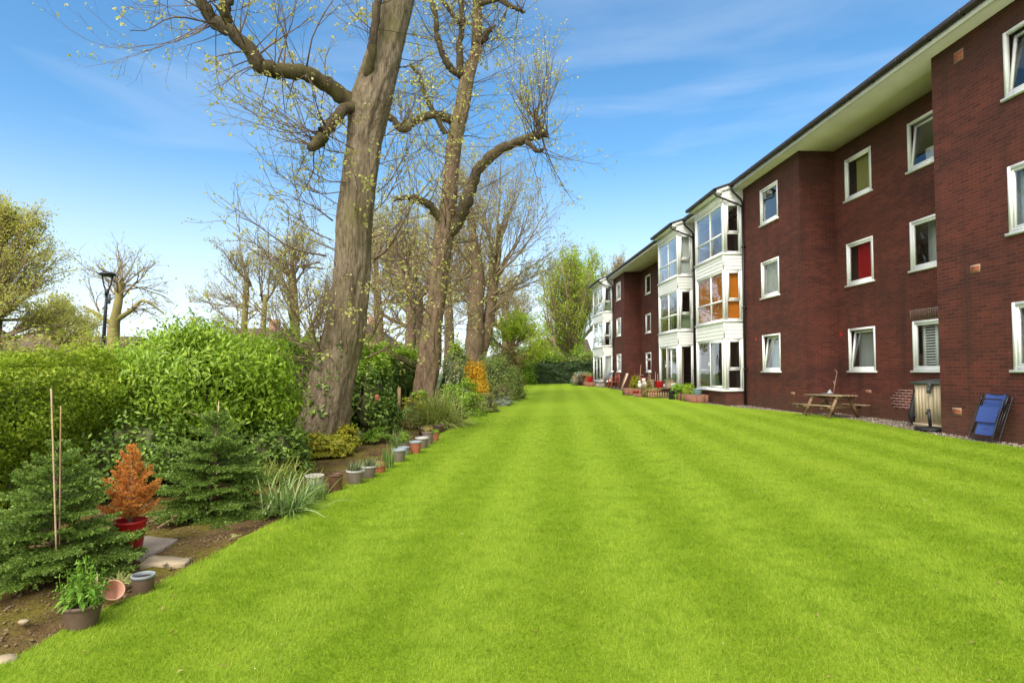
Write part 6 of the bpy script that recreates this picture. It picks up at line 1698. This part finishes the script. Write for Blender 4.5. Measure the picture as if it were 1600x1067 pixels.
t = wpot('square terracotta pot on a brick stand behind the white ornaments', 31.3, 1.45, 0.20, 0.45, 'terra', 'terra', None, 0, 1, zt(31.3, 1.45, .40), 0.9, gpp)
mb = MB(); mb.bb(-.22, .22, -.22, .22, -.5, -.002); mb.build('stand', M['planter_brick'], t)
for u, v, k, lab in ((28.75, 2.06, 0.85, 'white rounded garden ornament beside the striped pot'), (29.2, 2.16, 0.62, 'smaller white ornament left of the rounded one')):
    t = uv_thing('garden_ornament', lab, 'ornament', u, v, zt(u, v, 0.427))
    mb = MB(); mb.lathe((0, 0, 0), [(0, 0), (.15 * k, 0), (.19 * k, .12 * k), (.15 * k, .26 * k), (.07 * k, .34 * k), (0, .35 * k)], 16); mb.build('body', M['white'], t, True)
    mb = MB(); mb.lathe((0, .05 * k, .33 * k), [(0, 0), (.09 * k, .04 * k), (.11 * k, .11 * k), (.06 * k, .19 * k), (0, .2 * k)], 14); mb.build('head', M['white'], t, True)
    mb = MB(); mb.bb(-.10 * k, .10 * k, -.10 * k, .10 * k, -.43, -.002); mb.build('stand', M['planter_brick'], t)
t = uv_thing('stick_bundle', 'four thin dry canes standing behind the red pot', 'canes', 29.0, 1.52); t.rotation_euler = (0, 0, QA)
for i, (x, y) in enumerate(((-.20, 0), (-.06, .04), (.14, -.03), (.24, .02))):
    mb = MB(); mb.tube([(x, y, 0), (x + .02, y, 0.7), (x + (.03, .0, .05, .02)[i], y, 1.08 + .1 * (i % 2))], [.014, .013, .008], 6); mb.build('stick', M['cane'], t)
t = uv_thing('bird_pole', 'crooked pale pole with short side pegs before the recess', 'pole', 33.2, 1.05); t.rotation_euler = (0, 0, QA)
mb = MB(); mb.tube([(.10, 0, -0.05), (.08, 0, 0.6), (0, 0, 1.0), (-.04, 0, 1.55)], [.03, .026, .024, .016], 8); mb.build('shaft', M['stick'], t)
mb = MB(); mb.tube([(.01, 0, .90), (.18, .03, .93)], .014, 6); mb.tube([(0, 0, 0.95), (-.18, .03, .98)], .014, 6); mb.build('peg', M['potwhite'], t)
t = uv_thing('garden_stake', 'thin white stake standing before the dark green tub', 'stake', 26.15, 1.42)
mb = MB(); mb.tube([(0, 0, -.05), (0, 0, 0.36)], .013, 8); mb.build('shaft', M['white'], t)
mb = MB(); mb.lathe((0, 0, .34), [(0, 0), (.035, .02), (.04, .05), (0, .08)], 10); mb.build('finial', M['white'], t)
t = uv_thing('garden_lantern', 'small white lantern on a thin pole behind the dark tub', 'lantern', 26.75, 1.38)
mb = MB(); mb.tube([(0, 0, 0), (0, 0, 0.52)], .016, 8); mb.build('shaft', M['white'], t)
mb = MB(); mb.lathe((0, 0, .5), [(0, 0), (.045, .02), (.045, .12), (.06, .13), (0, .18)], 8); mb.build('lamp_shade', M['white'], t)
t = uv_thing('concrete_block', 'pale block on the lawn edge by the dark red bowl', 'block', 29.4, 2.28); mb = MB(); mb.bb(-.08, .08, -.13, .13, -.02, .11); mb.build('block_body', M['concrete'], t, False, .01)
# leaning board at the far block's corner
t = uv_thing('leaning_board', 'buff board leaning on the brick corner of the far block', 'board', 39.6, 0.15)
mb = MB(); mb.beam((0.10, 0.42, 0.0), (0.0, 0.02, 0.98), 0.62, 0.03, (0, 1, 0.4)); mb.build('panel', M['tan'], t)
mb = MB(); mb.beam((0.10, 0.45, 0.03), (0.02, 0.10, 0.88), 0.06, 0.03, (0, 1, 0.4)); mb.build('batten', M['wood'], t)
# --- by the far bay
planter('long brick planter edging the far bay patio', 43.5, 46.6, 1.55, 2.1, 0.30)
bush('patio_shrub', 'grey green lavender mound at the corner of the far bay', 'shrub', BW(47.6, 1.9), 0.7, 0.8, 1.15, 'silver', 3000, 0.09, 0.05, 40, 125, core=True)
wpot('terracotta urn left of the far bay patio door', 45.6, 1.85, 0.28, 0.55, 'terra', 'terra', 'rose', 0.30, 6, zt(45.6, 1.85, .27), 0.75, gpp)
wpot('red pot with a dark red plant before the far bay door', 44.2, 1.8, 0.24, 0.42, 'potred', 'potred', 'rose', 0.45, 7, zt(44.2, 1.8, .27), 0.75, gpp)
wpot('buff trough pot next to the grey table', 46.6, 2.4, 0.36, 0.66, 'stone2', 'stone2', 'brownb', 0.3, 8, None, 0.9, gpp)
t = uv_thing('stone_trough', 'pale stone trough before the far bay door', 'trough', 42.7, 1.35)
mb = MB(); mb.bb(-.65, .65, -.2, .2, -.02, .32); mb.build('trough_body', M['concrete'], t, False, .02)
mb = MB(); mb.bb(-.58, .58, -.14, .14, .321, .335); mb.build('compost', M['compost'], t)
# red wooden armchair
t = uv_thing('garden_armchair', 'red stained wooden garden armchair before the far block wall', 'chair', 40.1, 0.95)
mb = MB(); mb.bb(-.55, .55, -.25, .28, .40, .45); mb.build('seat', M['redwood'], t)
for x in (-.52, .52):
    for y in (-.24, .26):
        mb = MB(); mb.bb(x - .035, x + .035, y - .035, y + .035, 0, .64 if y > 0 else .95); mb.build('leg', M['redwood'], t)
    mb = MB(); mb.bb(x - .05, x + .05, -.24, .30, .641, .675); mb.build('armrest', M['redwood'], t)
mb = MB(); mb.bb(-.48, .48, -.26, -.22, .88, .96); mb.bb(-.48, .48, -.26, -.22, .52, .58)
for i in range(7): mb.bb(-.42 + i * .14 - .025, -.42 + i * .14 + .025, -.255, -.225, .58, .88)
mb.build('backrest', M['redwood'], t)
# reclining grey chair
t = uv_thing('recliner_chair', 'grey cushioned recliner with a white headrest beside the red armchair', 'chair', 41.4, 1.40)
mb = MB(); mb.beam((0, .50, .30), (0, -.05, .36), .55, .08, (0, 0, 1)); mb.build('seat', M['greym'], t)
mb = MB(); mb.beam((0, -.05, .36), (0, -.55, 1.02), .55, .08, (0, 1, 1)); mb.build('backrest', M['greym'], t)
mb = MB(); mb.beam((0, -.55, 1.0), (0, -.66, 1.15), .42, .12, (0, 1, 1)); mb.build('headrest', M['white'], t)
for s in (-1, 1):
    for a, b in (((s * .3, .45, 0), (s * .3, -.30, .62)), ((s * .3, -.45, 0), (s * .3, .35, .55))):
        mb = MB(); mb.tube([a, b], .016, 6); mb.build('leg', M['wood'], t)
    mb = MB(); mb.beam((s * .3, .35, .56), (s * .3, -.32, .63), .05, .03); mb.build('armrest', M['wood'], t)
# grey metal table and chair on the lawn
g = G(908, 602.5); t = thing('garden_table', 'dark metal garden table at the far corner of the lawn', 'table', g, R(20))
mb = MB(); mb.lathe((0, 0, .70), [(0, 0), (.40, 0), (.42, .015), (.40, .03), (0, .03)], 24); mb.build('tabletop', M['black'], t)
for i in range(4):
    a = i * math.pi / 2 + .6; mb = MB(); mb.tube([(.28 * math.cos(a), .28 * math.sin(a), .70), (.16 * math.cos(a), .16 * math.sin(a), .40), (.34 * math.cos(a), .34 * math.sin(a), 0)], .022, 7); mb.build('leg', M['black'], t)
g = G(897.5, 602.3); t = thing('metal_chair', 'pale grey metal chair beside the dark table', 'chair', g, R(70))
mb = MB(); mb.lathe((0, 0, .43), [(0, 0), (.21, 0), (.22, .02), (0, .03)], 16); mb.build('seat', M['greym'], t)
for x in (-.18, .18):
    for y in (-.17, .17): mb = MB(); mb.tube([(x, y, .43), (x * 1.15, y * 1.15, 0)], .016, 6); mb.build('leg', M['greym'], t)
mb = MB(); mb.tube([(-.19, -.19, .42), (-.20, -.25, .80), (-.10, -.27, .90), (.10, -.27, .90), (.20, -.25, .80), (.19, -.19, .42)], .016, 6)
for x in (-.09, 0, .09): mb.tube([(x, -.20, .44), (x, -.27, .89)], .010, 5)
mb.build('backrest', M['potrim'], t)

# daisies and odd bits lying on the lawn
rg = np.random.default_rng(9)
mb = MB()
for px, py in ((978, 626), (985, 629), (992, 627), (960, 622), (1010, 633), (1100, 672), (835, 690), (1180, 770), (1445, 785), (722, 838), (398, 1052), (1130, 1012), (1017, 668), (1024, 671), (940, 616)):
    g = G(px, py); r = 0.5 / F_PX * g.y * 2.0
    V = [(g.x, g.y, g.z + .030)] + [(g.x + r * math.cos(i * R(45)), g.y + r * math.sin(i * R(45)), g.z + .026) for i in range(8)]
    mb.add(V, None, [(0, 1 + i, 1 + (i + 1) % 8) for i in range(8)])
tag(mb.build('daisies', M['daisy']), 'white daisies and fallen petals dotted over the mown lawn', 'daisies', kind='stuff')

# a few dry leaves and petals blown over the grass
rg = np.random.default_rng(12); C = []
while len(C) < 70:
    y = 2.6 + 14 * rg.random() ** 1.5; x = rg.uniform(-0.9, 0.9) * y
    if xl(y) + 0.05 < x < xr(y) - 0.05: C.append((x, y, gz(x, y) + 0.022))
mb = MB(); leaves(mb, rg, np.array(C), np.tile([0, 0, 1.0], (len(C), 1)) + rg.normal(size=(len(C), 3)) * 0.3, 0.032, 0.018)
tag(mb.build('fallen_leaves', M['brownb']), 'small dry leaves and scraps scattered over the mown lawn', 'leaves', kind='stuff')
